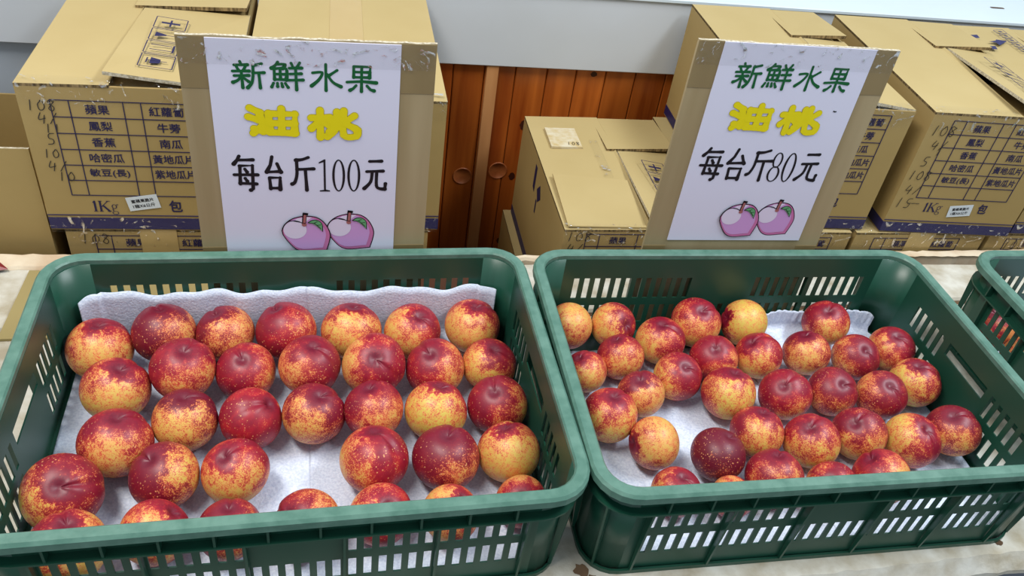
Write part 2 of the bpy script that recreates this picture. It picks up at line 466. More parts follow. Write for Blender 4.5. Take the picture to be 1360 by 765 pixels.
tpart('top_board', wavy_slab(-1.4, 2.3, -0.246, 0.239, -0.030, 0.0, 240, 0.0014, 1, ch=1.0), PLASTER)
tpart('top_board', wavy_slab(-1.4, 2.3, 0.251, 0.385, -0.034, 0.0, 200, 0.0010, 2, YB), PLASTER)
m = MB(); m.box(-1.4, 2.3, 0.236, 0.254, -0.034, -0.006); tpart('seam_strip', m, BROWN, 'brown timber showing in the seam')
tpart('edging', wavy_slab(-1.4, 2.3, 0.380, 0.404, -0.034, 0.005, 260, 0.0022, 3, YB), PLASTER_WARM, 'peeling cream edging along the back')
m = MB(); m.box(-1.4, 2.3, -0.240, -0.222, -0.75, -0.030); tpart('apron', m, APRON, 'grey-blue front apron')
for x in (-1.3, 2.2):
    for y in (-0.19, 0.34):
        m = MB(); m.box(x - .03, x + .03, y - .03, y + .03, -0.75, -0.034); tpart('leg', m, SHELF)

rs = random.Random(9)
for cx_, cy_, r_ in ((0.312, -0.196, .010), (0.322, -0.208, .006), (0.300, -0.214, .005), (0.86, -0.218, .006), (-0.36, 0.30, .007), (1.05, 0.30, .008)):
    m = MB(); m.v = [(cx_ + r_ * rs.uniform(.6, 1.2) * math.cos(2 * pi * i / 12), cy_ + r_ * rs.uniform(.6, 1.2) * math.sin(2 * pi * i / 12), .0006) for i in range(12)]
    m.f = [tuple(range(12))]; m.m = [0]
    m.v = [(a - .0, b, c) for a, b, c in m.v]
    tpart('stain', m, BROWN, 'brown stain')
# scraps on the table behind the left crate
m = MB(); m.add([(-0.392, 0.226, 0), (0.10, 0.226, 0), (0.10, 0.350, 0), (-0.386, 0.374, 0), (-0.392, 0.226, .004), (0.10, 0.226, .004), (0.10, 0.350, .004), (-0.386, 0.374, .004)],
                [(0, 3, 2, 1), (4, 5, 6, 7), (0, 1, 5, 4), (1, 2, 6, 5), (2, 3, 7, 6), (3, 0, 4, 7)])
tag(build('cardboard_scrap', m, mat('khaki_card', lin(156, 140, 94), .8, .2), loc=(0, 0, 0.0005)), 'flat khaki cardboard sheet lying behind the left crate, poking out at its back left corner', 'cardboard')
m = MB(); m.box(0.108, 0.32, 0.230, 0.345, 0.0005, 0.009)
tag(build('wood_offcut', m, mat('reddish_board', lin(78, 44, 24), .6, .3), bevel=.001), 'flat reddish-brown board lying behind the right end of the left crate', 'board')
rnd = random.Random(5); m = MB()
for i in range(7):
    for j in range(4):
        m.v.append((-0.56 + .022 * i, 0.286 + .03 * j + rnd.uniform(-.003, .003), 0.001 + rnd.uniform(0, .003)))
for i in range(6):
    for j in range(3): m.f.append((i * 4 + j, i * 4 + 4 + j, i * 4 + 5 + j, i * 4 + 1 + j)); m.m.append(0)
tag(build('torn_paper', m, mat('grey_white_paper', lin(196, 196, 186), 0.8, 0.2, (8, lin(184, 182, 170))), smooth=True),
    'torn off-white paper sheet stuck on the table left of the left crate', 'paper')
m = MB(); m.add([(-0.50, 0.372, 0), (-0.452, 0.366, 0), (-0.414, 0.376, 0), (-0.43, 0.394, 0), (-0.50, 0.398, 0), (-0.47, 0.380, .012), (-0.445, 0.382, .010)],
                [(0, 1, 5), (1, 2, 6), (1, 6, 5), (2, 3, 6), (3, 4, 5), (3, 5, 6), (4, 0, 5), (0, 4, 3, 2, 1)])
pk = build('crumpled_packet', m, [INK_NAVY, RED_PACK], loc=(0, 0, 0.006))
for i, f in enumerate(pk.data.polygons): f.material_index = 1 if i in (1, 3) else 0
tag(pk, 'crumpled dark blue and red packet at the far left table edge', 'packet')

# ------------------------------------------------------------------ crates
HW, HD, CH = 0.300, 0.2114, 0.158
WX, WY = 0.286, 0.1974                         # outer wall surface
BAY = 0.0935
RIBX = [(-2.5 + k) * BAY for k in range(6)]


def holed_panel(us, zs, hole, P):
    """sheet with openings; P(u, z, side) places a corner on the inner (0) or outer (1) surface"""
    m = MB(); idx = {}

    def vid(i, j, s):
        if (i, j, s) not in idx: idx[(i, j, s)] = len(m.v); m.v.append(P(us[i], zs[j], s))
        return idx[(i, j, s)]
    nu, nz = len(us) - 1, len(zs) - 1
    solid = lambda i, j: 0 <= i < nu and 0 <= j < nz and not hole(i, j)
    for i in range(nu):
        for j in range(nz):
            if not solid(i, j): continue
            for s in (0, 1):
                q = [vid(i, j, s), vid(i + 1, j, s), vid(i + 1, j + 1, s), vid(i, j + 1, s)]
                m.f.append(tuple(q if s else q[::-1])); m.m.append(0)
            for di, dj, a, b in ((-1, 0, (i, j), (i, j + 1)), (1, 0, (i + 1, j + 1), (i + 1, j)), (0, -1, (i + 1, j), (i, j)), (0, 1, (i, j + 1), (i + 1, j + 1))):
                if not solid(i + di, j + dj):
                    m.f.append((vid(*a, 0), vid(*b, 0), vid(*b, 1), vid(*a, 1))); m.m.append(0)
    return m


def wall_mesh(long_side):
    half = 0.247 if long_side else 0.158
    if long_side:
        groups = [[(k * BAY + (i - 2.5) * 0.0155, k == 0) for i in range(6)] for k in range(-2, 3)]
        cen = [c for g in groups for c in g]
    else:
        cen = [(s * (0.060 + 0.0155 * i), False) for s in (-1, 1) for i in range(5)]
    cuts = {}
    us = [-half, half]
    for c, top_closed in cen:
        a, b = round(c - 0.0041, 5), round(c + 0.0041, 5); us += [a, b]; cuts[a] = top_closed
    if not long_side: us += [-0.044, 0.044]
    us = sorted(set(us))
    zs = [0.0, 0.0345, 0.067, 0.080, 0.098, 0.1165, 0.118, 0.150]
    if long_side: zs = [0.0, 0.0345, 0.067, 0.080, 0.1165, 0.150]

    def hole(i, j):
        u, z = us[i], (zs[j] + zs[j + 1]) / 2
        if 0.0345 < z < 0.067: return u in cuts
        if not long_side and abs((us[i] + us[i + 1]) / 2) < 0.044 and 0.098 < z < 0.118: return True
        if 0.080 < z < 0.1165:
            if u in cuts and not cuts[u]: return True
            if not long_side and abs((us[i] + us[i + 1]) / 2) < 0.044 and 0.098 < z < 0.118: return True
        return False

    def P(u, z, s):
        off = (WY if long_side else WX) - (0 if s else 0.0018) - 0.0025 * (1 - z / 0.15)
        return (u, -off, z) if long_side else (-off, -u, z)
    return holed_panel(us, zs, hole, P)


def corner_mesh(sx, sy):
    m = MB(); cx, cy = sx * 0.247, sy * 0.158; n = 7
    for z in (0.0, 0.150):
        t = 0.0025 * (1 - z / 0.15)
        for r in (0.0394 - t, 0.0376 - t):
            for i in range(n):
                a = pi / 2 * i / (n - 1); m.v.append((cx + sx * (r - 0.0004) * math.cos(a), cy + sy * r * math.sin(a), z))
    for i in range(n - 1):
        for a, b in ((0, 2 * n), (2 * n, 3 * n), (3 * n, n), (n, 0)):
            m.f.append((a + i, a + i + 1, b + i + 1, b + i)); m.m.append(0)
    return m


def make_crate(label):
    r = empty('fruit_crate', (0, 0, 0)); tag(r, label, 'crate', 'green plastic crates on the display table')
    m = MB()
    ix, iy, iz = 0.2845, 0.1960, CH
    loft(m, [(ix, iy, .034, iz - .012), (ix, iy, .034, iz - .002), (ix + .002, iy + .002, .036, iz), (HW - .003, HD - .003, .044, iz),
             (HW, HD, .047, iz - .003), (HW, HD, .047, iz - .012), (HW - .002, HD - .002, .045, iz - .012), (HW - .002, HD - .002, .045, iz - .004),
             (ix + .0035, iy + .0035, .0375, iz - .004), (ix + .0035, iy + .0035, .0375, iz - .012)])
    tag(build('rim', m, RIM, r, smooth=False), 'worn green rim, coloured lighter for wear and the light on it')
    for long_side in (True, False):
        w = build('slotted_wall', wall_mesh(long_side), GREEN, r)
        w2 = w.copy(); C.objects.link(w2); w2.parent = r; w2.rotation_euler = (0, 0, pi)
    for sx in (-1, 1):
        for sy in (-1, 1): build('corner_wall', corner_mesh(sx, sy), GREEN, r, smooth=True)
    for nm, z0, z1, o in (('flange', 0.119, 0.1215, 0.0115), ('base_flange', 0.0, 0.006, 0.0030)):
        m = MB(); a, b = WX - 0.001, WY - 0.001
        loft(m, [(a, b, .0385, z0), (a + o, b + o, .0385 + o, z0), (a + o, b + o, .0385 + o, z1), (a, b, .0385, z1)])
        build(nm, m, GREEN, r)
    m = MB(); loft(m, [(0.283, 0.194, .036, 0.012), (0.283, 0.194, .036, 0.0165)], closed=False)
    n_ = len(m.v) // 2; m.f += [tuple(range(n_))[::-1], tuple(range(n_, 2 * n_))]; m.m += [0, 0]
    build('crate_floor', m, GREEN, r)
    rb = MB(); rb.add([(-.0013, 0, .005), (.0013, 0, .005), (-.0013, -.0035, .005), (.0013, -.0035, .005), (-.0013, 0, .1195), (.0013, 0, .1195), (-.0013, -.0112, .1195), (.0013, -.0112, .1195)],
                      [(0, 2, 3, 1), (4, 5, 7, 6), (0, 1, 5, 4), (2, 6, 7, 3), (0, 4, 6, 2), (1, 3, 7, 5)])
    gb = MB(); gb.box(-.0012, .0012, -.0105, 0, .121, .150)
    rib0 = build('rib', rb, GREEN, r); gus0 = build('gusset', gb, GREEN, r)
    firsts = [rib0, gus0]

    def place(o0, x, y, a):
        if o0 in firsts: o = o0; firsts.remove(o0)
        else: o = o0.copy(); C.objects.link(o); o.parent = r
        o.location = (x, y, 0); o.rotation_euler = (0, 0, a)
    for x in RIBX:
        place(rib0, x, -WY + .001, 0); place(rib0, -x, WY - .001, pi)
    for y in (-0.135, -0.050, 0.050, 0.135):
        place(rib0, -WX + .001, y, -pi / 2); place(rib0, WX - .001, y, pi / 2)
    for k in range(10):
        x = (k - 4.5) * 0.0485; place(gus0, x, -WY + .001, 0); place(gus0, x, WY - .001, pi)
    for k in range(7):
        y = (k - 3) * 0.047; place(gus0, -WX + .001, y, -pi / 2); place(gus0, WX - .001, y, pi / 2)
    # corner ribs
    for sx in (-1, 1):
        for sy in (-1, 1):
            a = math.atan2(sy, sx); x = sx * (0.247 + .0385 * .7071); y = sy * (0.158 + .0385 * .7071)
            place(rib0, x, y, a + pi / 2)
    return r


def copy_tree(o, parent=None):
    c = o.copy(); C.objects.link(c); c.parent = parent
    for ch in list(o.children): copy_tree(ch, c)
    return c


crateL = make_crate('left green plastic crate full of larger nectarines, under the 100 price sign')
crateR = copy_tree(crateL); crateR['label'] = 'middle green plastic crate of smaller nectarines, under the 80 price sign'
crateT = copy_tree(crateL); crateT['label'] = 'green plastic crate cut off by the right edge of the photo'
crateR.location = (0.6052, -0.0131, 0.0006); crateR.rotation_euler = (0, 0, -0.0259)
crateL.location = (0, 0, 0.0006)
crateT.location = (1.303, -0.033, 0.0006); crateT.rotation_euler = (0, 0, -0.03)


# ------------------------------------------------------------------ foam liners
def liner(name, label, origin, yaw, x0, x1, y0, y1, zb, up, ridges=0.0, seed=0, lift=0.0, group='foam liners in the crates'):
    rnd = random.Random(seed); m = MB()
    path = []
    ny = 26
    for j in range(ny + 1): path.append((y0 + (y1 - y0) * j / ny, 0.0, 0))
    if up > 0:
        for k in range(1, 5):
            a = pi / 2 * k / 4; path.append((y1 + .012 * math.sin(a), .012 * (1 - math.cos(a)), 0))
        for k in range(1, 7): path.append((y1 + .012, .012 + (up - .012) * k / 6, k / 6))
    nx = 90; ph = [rnd.uniform(0, 6.28) for _ in range(4)]; P = len(path)
    for i in range(nx + 1):
        t = i / nx; x = x0 + (x1 - x0) * t
        for y, z, top in path:
            y_ = y
            if abs(x) > .243 and abs(y) > .152:
                q = math.hypot(abs(x) - .243, abs(y) - .152)
                if q > .034:
                    k_ = .034 / q; x_ = math.copysign(.243 + (abs(x) - .243) * k_, x); y_ = math.copysign(.152 + (abs(y) - .152) * k_, y)
                else: x_ = x
            else: x_ = x
            w = .0007 * math.sin(38 * x + ph[0]) + .0006 * math.sin(61 * x + 20 * y + ph[1]) + .0005 * math.sin(47 * y + ph[2])
            if ridges: w += ridges * (0.5 + 0.5 * math.sin(2 * pi * (x + .15 * y) / 0.011))
            if top: dz = top * (.0035 * math.sin(55 * x + ph[3]) + .002 * math.sin(120 * x + ph[0])); dy = -abs(w) * 2.0
            else: dz = abs(w) + lift; dy = 0
            if z > 0 and not top: dz = lift
            m.v.append((x_, y_ + dy, zb + z + dz))
    for i in range(nx):
        for j in range(P - 1): m.f.append((i * P + j, (i + 1) * P + j, (i + 1) * P + j + 1, i * P + j + 1)); m.m.append(0)
    o = build(name, m, FOAM, smooth=True); o.location = origin; o.rotation_euler = (0, 0, yaw)
    sm = o.modifiers.new('thickness', 'SOLIDIFY'); sm.thickness = 0.0012; sm.offset = 1
    tag(o, label, 'foam sheet', group); return o


liner('foam_liner', 'white foam sheet under the left half of the left crate, turned up at the back', (0, 0, 0), 0, -0.277, 0.022, -0.190, 0.1785, 0.0178, 0.090, seed=1)
liner('foam_liner', 'white foam sheet under the right half of the left crate, turned up at the back', (0, 0, 0), 0, 0.012, 0.277, -0.190, 0.1765, 0.0192, 0.088, seed=2)
liner('foam_liner', 'white foam sheet under the nectarines in the left half of the middle crate', (0.6052, -0.0131, 0), -0.0259, -0.280, 0.04, -0.190, 0.150, 0.0178, 0, seed=3)
liner('foam_liner', 'ridged white foam sheet showing at the back right of the middle crate', (0.6052, -0.0131, 0), -0.0259, 0.035, 0.277, -0.190, 0.178, 0.0186, 0.034, ridges=0.0014, seed=4)
liner('foam_liner', 'white foam sheet inside the crate at the right edge', (1.303, -0.033, 0), -0.03, -0.277, 0.277, -0.190, 0.170, 0.0178, 0, seed=6)

# ------------------------------------------------------------------ nectarines
def nectarine_mesh(seed):
    rnd = random.Random(seed); nu, nv = 56, 36; m = MB()
    gphi = 2.3 + rnd.uniform(-.3, .3); a1 = rnd.uniform(0, 6.28); a2 = rnd.uniform(0, 6.28)
    pts = []
    for j in range(nv + 1):
        th = pi * (j / nv) ** 1.0
        for i in range(nu):
            ph = 2 * pi * i / nu
            r = 1.0 + .012 * math.sin(2 * ph + a1) * math.sin(th) + .010 * math.sin(3 * ph + a2) * math.sin(th) ** 2
            r -= .085 * math.exp(-(th / .15) ** 2) + .055 * math.exp(-(th / .38) ** 2)                       # stem cavity
            d = (ph - gphi + pi) % (2 * pi) - pi
            win = math.exp(-((th - .55) / .75) ** 2) + .35 * math.exp(-((th - 1.9) / .9) ** 2)
            r -= .050 * math.exp(-(d / .15) ** 2) * win                   # suture
            r += .018 * (math.exp(-((d - .36) / .25) ** 2) + math.exp(-((d + .36) / .25) ** 2)) * win
            r += .03 * math.exp(-((pi - th) / .3) ** 2)                   # blunt tip
            pts.append((r * math.sin(th) * math.cos(ph), r * math.sin(th) * math.sin(ph), r * math.cos(th) * .955 + .02))
    # one vertex per pole
    top = pts[0]; bot = pts[nv * nu]
    m.v = [top] + pts[nu:nv * nu] + [bot]
    for i in range(nu): m.f.append((0, 1 + i, 1 + (i + 1) % nu))
    for j in range(nv - 2):
        for i in range(nu):
            a = 1 + j * nu; k = (i + 1) % nu; m.f.append((a + i, a + nu + i, a + nu + k, a + k))
    a = 1 + (nv - 2) * nu
    for i in range(nu): m.f.append((a + i, len(m.v) - 1, a + (i + 1) % nu))
    m.m = [0] * len(m.f)
    me = bpy.data.meshes.new('nectarine'); me.from_pydata(m.v, [], m.f); me.materials.append(SKIN)
    me.polygons.foreach_set('use_smooth', [True] * len(me.polygons)); me.update(); return me


NECT = [nectarine_mesh(s) for s in range(5)]

FRUIT_L = [
 (-0.2410,0.1375,0.0604,0.0396, -0.06,-0.13,-1.70, 0.50,0.25,0.30),
 (-0.1668,0.1544,0.0683,0.0386, -0.16,-0.12,-0.47, 0.80,0.20,0.75),
 (-0.0923,0.1557,0.0620,0.0373, 0.08,-0.32,-0.56, 0.66,0.20,0.65),
 (-0.0157,0.1533,0.0654,0.0397, -0.12,-0.40,-0.22, 0.92,0.20,0.25),
 (0.0684,0.1534,0.0610,0.0396, -0.05,-0.29,-1.64, 0.50,0.40,0.40),
 (0.1500,0.1506,0.0595,0.0387, -0.30,-0.06,-2.66, 0.50,0.35,0.20),
 (0.2332,0.1543,0.0616,0.0387, -0.04,-0.05,-2.21, 0.42,0.30,0.30),
 (-0.2119,0.0666,0.0597,0.0389, -0.30,0.02,-1.62, 0.45,0.40,0.35),
 (-0.1370,0.0859,0.0696,0.0385, -0.07,0.20,-1.09, 0.78,0.20,0.25),
 (-0.0640,0.0888,0.0575,0.0366, 0.32,-0.04,-0.05, 0.82,0.20,0.25),
 (0.0139,0.0845,0.0685,0.0387, -0.15,-0.07,-2.55, 0.90,0.10,0.40),
 (0.0939,0.0818,0.0675,0.0404, -0.59,-0.09,3.01, 0.62,0.20,0.20),
 (0.1730,0.0788,0.0594,0.0386, 0.32,-0.17,-0.45, 0.74,0.35,0.30),
 (0.2454,0.0826,0.0569,0.0360, -0.16,0.03,-2.51, 0.55,0.60,0.35),
 (-0.1982,-0.0176,0.0604,0.0396, -0.15,-0.14,-1.54, 0.66,0.20,0.35),
 (-0.1284,0.0128,0.0582,0.0373, -0.00,-0.13,-1.90, 0.60,0.50,0.85),
 (-0.0551,0.0103,0.0576,0.0367, 0.68,0.34,1.12, 0.88,0.30,0.15),
 (0.0177,0.0115,0.0582,0.0373, -0.26,-0.03,-1.99, 0.66,0.35,0.60),
 (0.0894,0.0081,0.0630,0.0361, 0.09,-0.23,-1.04, 0.80,0.20,0.40),
 (0.1649,0.0040,0.0590,0.0381, -0.01,-0.31,-2.00, 0.42,0.85,0.25),
 (0.2437,0.0090,0.0586,0.0377, 0.34,-0.07,-0.61, 0.80,0.60,0.35),
 (-0.2398,-0.0827,0.0620,0.0408, -0.50,0.20,-2.43, 0.55,0.60,0.50),
 (-0.1412,-0.0666,0.0578,0.0369, 0.13,-0.33,-0.18, 0.72,0.70,0.65),
 (-0.0676,-0.0666,0.0574,0.0365, 0.29,0.16,-1.57, 0.50,0.40,0.20),
 (0.0849,-0.0663,0.0606,0.0397, 0.32,-0.11,-2.91, 0.68,0.20,0.20),
 (0.1678,-0.0714,0.0603,0.0395, -0.05,-0.08,-1.04, 0.95,0.15,0.65),
 (0.2441,-0.0675,0.0582,0.0373, 0.26,-0.26,-1.72, 0.30,0.50,0.25),
 (-0.2205,-0.1553,0.0664,0.0377, -0.18,0.08,-0.52, 0.38,0.40,0.40),
 (-0.1436,-0.1375,0.0557,0.0348, -0.56,-0.54,-1.93, 0.62,0.20,0.15),
 (-0.0696,-0.1401,0.0537,0.0326, -0.16,-0.07,-0.60, 0.80,0.20,0.50),
 (0.0097,-0.1418,0.0568,0.0359, 0.10,-0.66,0.26, 0.76,0.20,0.40),
 (0.0882,-0.1378,0.0550,0.0341, -0.23,-0.29,2.73, 0.68,0.20,0.15),
 (0.1640,-0.1429,0.0533,0.0323, -0.21,-0.41,-2.81, 0.40,0.20,0.25),
 (0.2470,-0.1336,0.0511,0.0300, -0.07,-0.43,1.50, 0.72,0.20,0.20),
]
FRUIT_R = [
 (0.3748,0.1525,0.0581,0.0335, 0.79,-1.21,-0.90, 0.45,0.30,0.25),
 (0.4397,0.1515,0.0572,0.0327, -0.88,-0.27,-2.89, 0.50,0.40,0.40),
 (0.5642,0.1442,0.0627,0.0368, -0.03,0.32,-1.85, 0.55,0.30,0.25),
 (0.6437,0.1441,0.0593,0.0349, 1.25,-0.64,-1.45, 0.30,0.80,0.40),
 (0.7787,0.1398,0.0559,0.0349, 0.30,0.23,-1.64, 0.62,0.30,0.25),
 (0.5007,0.1156,0.0562,0.0352, 0.04,0.15,-2.74, 0.55,0.40,0.30),
 (0.4331,0.0892,0.0533,0.0323, 0.36,-0.24,-1.61, 0.72,0.40,0.35),
 (0.5685,0.0769,0.0546,0.0336, 0.45,0.07,-0.88, 0.85,0.20,0.20),
 (0.6388,0.0778,0.0548,0.0338, 0.54,0.37,-2.23, 0.55,0.50,0.20),
 (0.7154,0.0790,0.0544,0.0334, 0.36,-0.10,-2.16, 0.68,0.30,0.60),
 (0.7888,0.0662,0.0548,0.0338, -0.50,0.02,3.08, 0.80,0.20,0.45),
 (0.8549,0.0775,0.0565,0.0337, -0.12,0.20,-3.01, 0.62,0.20,0.30),
 (0.3772,0.0676,0.0502,0.0291, 0.45,-0.21,-1.47, 0.60,0.30,0.25),
 (0.5020,0.0457,0.0545,0.0335, -0.37,-0.01,-3.03, 0.70,0.50,0.30),
 (0.4413,0.0193,0.0527,0.0317, 0.27,-0.04,-1.17, 0.56,0.25,0.60),
 (0.5609,0.0068,0.0575,0.0366, -0.05,-0.18,-1.73, 0.55,0.70,0.35),
 (0.6429,0.0001,0.0562,0.0353, 0.52,0.25,-1.43, 0.84,0.20,0.20),
 (0.7163,0.0020,0.0546,0.0336, -0.30,0.35,-2.35, 0.92,0.40,0.50),
 (0.7863,-0.0104,0.0554,0.0344, -0.36,-0.02,2.67, 0.74,0.20,0.50),
 (0.8514,0.0082,0.0563,0.0354, 0.08,0.22,-3.00, 0.45,0.75,0.45),
 (0.3857,-0.0178,0.0565,0.0356, -0.01,-0.04,-1.54, 0.62,0.50,0.20),
 (0.4316,-0.0654,0.0539,0.0329, 1.37,-1.07,-1.40, 0.42,0.25,0.45),
 (0.5738,-0.0608,0.0550,0.0340, -0.04,-0.22,-1.70, 0.64,0.50,0.35),
 (0.6409,-0.0826,0.0567,0.0358, 0.41,0.19,-1.81, 0.52,0.60,0.30),
 (0.7147,-0.0752,0.0558,0.0348, 0.55,0.32,-1.84, 0.62,0.40,0.50),
 (0.7817,-0.0937,0.0577,0.0358, -0.26,-0.16,2.87, 0.48,0.60,0.25),
 (0.8495,-0.0848,0.0599,0.0349, 0.35,0.21,-2.17, 0.74,0.30,0.60),
 (0.5066,-0.0920,0.0551,0.0341, -0.26,-0.14,-1.73, 1.25,0.10,0.95),
 (0.5653,-0.1325,0.0559,0.0350, 0.07,-0.27,-1.69, 0.80,0.30,0.40),
 (0.7070,-0.1457,0.0559,0.0349, 0.50,-0.57,-1.37, 0.68,0.10,0.20),
 (0.4357,-0.1383,0.0512,0.0301, -0.01,-0.03,-2.99, 0.84,0.40,0.30),
 (0.5037,-0.1497,0.0471,0.0259, -0.29,-0.55,-3.13, 0.55,0.10,0.20),
 (0.6372,-0.1489,0.0515,0.0304, -0.55,0.36,2.64, 0.74,0.30,0.30),
]


LOOK_L = [
 'orange speckled nectarine with a dark stem hollow, leftmost of the back row, left crate',
 'dark crimson nectarine with tan right shoulder, second from left, back row, left crate',
 'dark red nectarine with yellow right cheek, third from left, back row, left crate',
 'solid bright red nectarine, fourth from left, back row, left crate',
 'tan freckled nectarine with its stem spot on top, fifth from left, back row, left crate',
 'yellow-orange nectarine with a crimson stem blotch, second from right, back row, left crate',
 'peach-coloured nectarine with pink crown, rightmost of the back row, left crate',
 'yellow-faced nectarine with red rim, leftmost of the second row, left crate',
 'red nectarine with gold freckled lower right, second from left, second row, left crate',
 'red gold-dotted nectarine, third from left, second row, left crate',
 'deep red nectarine with a top cleft, fourth from left, second row, left crate',
 'orange nectarine with crimson star at its stem, third from right, second row, left crate',
 'red nectarine with yellow right side, second from right, second row, left crate',
 'red-crowned nectarine with yellow-green lower left, rightmost, second row, left crate',
 'mottled red and orange nectarine, leftmost of the third row, left crate',
 'dark maroon nectarine with yellow left cheek, second from left, third row, left crate',
 'smooth red nectarine with slanting cleft, third from left, third row, left crate',
 'maroon nectarine with golden centre patch, fourth from left, third row, left crate',
 'red nectarine with pale pink crown, third from right, third row, left crate',
 'yellow-green nectarine with pinkish top, second from right, third row, left crate',
 'red speckled nectarine with yellow right edge, rightmost of the third row, left crate',
 'large brown-orange nectarine with stem facing us, leftmost of the fourth row, left crate',
 'dark maroon nectarine with yellow-green right edge, second from left, fourth row, left crate',
 'orange and red streaked nectarine beside the bare liner, third from left, fourth row, left crate',
 'orange-red nectarine with a central cleft, third from right, fourth row, left crate',
 'deep crimson nectarine, second from right, fourth row, left crate',
 'mostly yellow nectarine with pink star at its stem, rightmost, fourth row, left crate',
 'yellow nectarine half hidden by the rim, leftmost of the front row, left crate',
 'red nectarine with a deep cleft, second from left, front row, left crate',
 'dull red nectarine behind the rim, third from left, front row, left crate',
 'crimson nectarine with orange right shoulder, fourth from left, front row, left crate',
 'pinkish red nectarine behind the rim, third from right, front row, left crate',
 'pale orange nectarine behind the rim, second from right, front row, left crate',
 'red nectarine with orange top edge, rightmost of the front row, left crate']
LOOK_R = [
 'pale orange nectarine cut by the left rim, leftmost of the back row, middle crate',
 'yellowish nectarine with crimson right side, second from left, back row, middle crate',
 'orange nectarine with red cleft, third from left, back row, middle crate',
 'yellow-green nectarine, second from right, back row, middle crate',
 'red-topped nectarine with speckled gold bottom, rightmost of the back row, middle crate',
 'orange nectarine with red crown, second from left, second row, middle crate',
 'pinkish nectarine, leftmost of the second row, middle crate',
 'bright red nectarine, third from left, second row, middle crate',
 'yellow-bellied nectarine with red streaks, fourth from left, second row, middle crate',
 'dark-topped gold-freckled nectarine, third from right, second row, middle crate',
 'red freckled nectarine, second from right, second row, middle crate',
 'orange-red nectarine beside the slotted right wall, rightmost of the second row, middle crate',
 'pink and cream nectarine cut by the rim, leftmost, third row, middle crate',
 'nectarine with yellow left and crimson right half, third from left, third row, middle crate',
 'orange nectarine with crimson band, second from left, third row, middle crate',
 'greenish-yellow nectarine with red crown, fourth from left, third row, middle crate',
 'red nectarine with small gold dots, fourth from right, third row, middle crate',
 'smooth dusky red nectarine, third from right, third row, middle crate',
 'dark red nectarine with golden left shoulder, second from right, third row, middle crate',
 'yellow-green nectarine with red patch, rightmost of the third row, middle crate',
 'red nectarine with yellow underside, leftmost of the fourth row, middle crate',
 'matte tan nectarine alone on the foam, second from left, fourth row, middle crate',
 'red nectarine with yellow lower right, third from left, fourth row, middle crate',
 'yellow nectarine with red crown and small red dimple, centre of the fourth row, middle crate',
 'speckled nectarine with crimson stem and gold belly, third from right, fourth row, middle crate',
 'yellow nectarine with pink right shoulder, second from right, fourth row, middle crate',
 'speckled crimson nectarine nearest the right wall, rightmost of the fourth row, middle crate',
 'darkest maroon nectarine with tiny pale dots, front row, middle crate',
 'red nectarine with tan bottom right of the darkest one, front row, middle crate',
 'red nectarine behind the rim, rightmost of the front row, middle crate',
 'red nectarine behind the rim, leftmost of the front row, middle crate',
 'small orange sliver of nectarine behind the rim, front row, middle crate',
 'pinkish red nectarine behind the rim, second from right, front row, middle crate']
rnd = random.Random(11)
for table, looks, grp in ((FRUIT_L, LOOK_L, 'large nectarines in the left crate'), (FRUIT_R, LOOK_R, 'small nectarines in the middle crate')):
    for i, (row, look) in enumerate(zip(table, looks)):
        x, y, z, r, ex, ey, ez, amt, grn, drk = row
        o = bpy.data.objects.new('nectarine', NECT[(i * 3 + len(table)) % 5]); C.objects.link(o)
        o.location = (x, y, z + 0.0012); o.rotation_euler = (ex, ey, ez)
        k = r * (1.0 + rnd.uniform(-.004, .01)); o.scale = (k, k, k)
        o.color = (amt, grn, drk, rnd.uniform(0, 1))
        tag(o, look, 'nectarine', grp)
for i in range(9):
    o = bpy.data.objects.new('nectarine', NECT[i % 5]); C.objects.link(o)
    row, col = i % 5, i // 5
    o.location = (1.063 + col * .072 + (row % 2) * .006, 0.118 - row * .072, 0.0545)
    o.scale = (.0345,) * 3; o.rotation_euler = (rnd.uniform(-.5, .5), rnd.uniform(-.5, .5), rnd.uniform(0, 6.28))
    o.color = (rnd.uniform(.4, .7), rnd.uniform(.2, .6), rnd.uniform(.1, .4), rnd.uniform(0, 1))
    tag(o, 'pink and yellow nectarine seen through the slots of the crate at the right edge', 'nectarine', 'nectarines in the crate at the right edge')

# ------------------------------------------------------------------ price signs
def ring(mb, cx, cz, rx, rz, w_side, w_top, y, mi):
    n = 40; a = [(cx + rx * math.cos(2 * pi * i / n), y, cz + rz * math.sin(2 * pi * i / n)) for i in range(n)]
    b = [(cx + (rx - w_side) * math.cos(2 * pi * i / n), y, cz + (rz - w_top) * math.sin(2 * pi * i / n)) for i in range(n)]
    mb.add(a + b, [(i, (i + 1) % n, n + (i + 1) % n, n + i) for i in range(n)], mi)


def digit(mb, ch, x0, x1, z0, z1, y, mi):
    w = x1 - x0; h = z1 - z0; cx = (x0 + x1) / 2
    if ch == '0': ring(mb, cx, (z0 + z1) / 2, w / 2, h / 2, w * .19, h * .04, y, mi)
    if ch == '8':
        ring(mb, cx, z0 + h * .74, w * .40, h * .26, w * .15, h * .035, y, mi)
        ring(mb, cx, z0 + h * .27, w * .5, h * .27, w * .17, h * .035, y - .00004, mi)
    if ch == '1':
        mb.poly([(cx + w * .0, z0), (cx + w * .18, z0), (cx + w * .18, z1), (cx + w * .06, z1), (cx - w * .42, z1 - h * .09), (cx - w * .42, z1 - h * .13), (cx, z1 - h * .085)], y, mi)
        mb.poly([(x0 + w * .12, z0), (x1 + w * .05, z0), (x1 + w * .05, z0 + h * .035), (cx + w * .2, z0 + h * .06), (x0 + w * .12, z0 + h * .035)], y - .00004, mi)


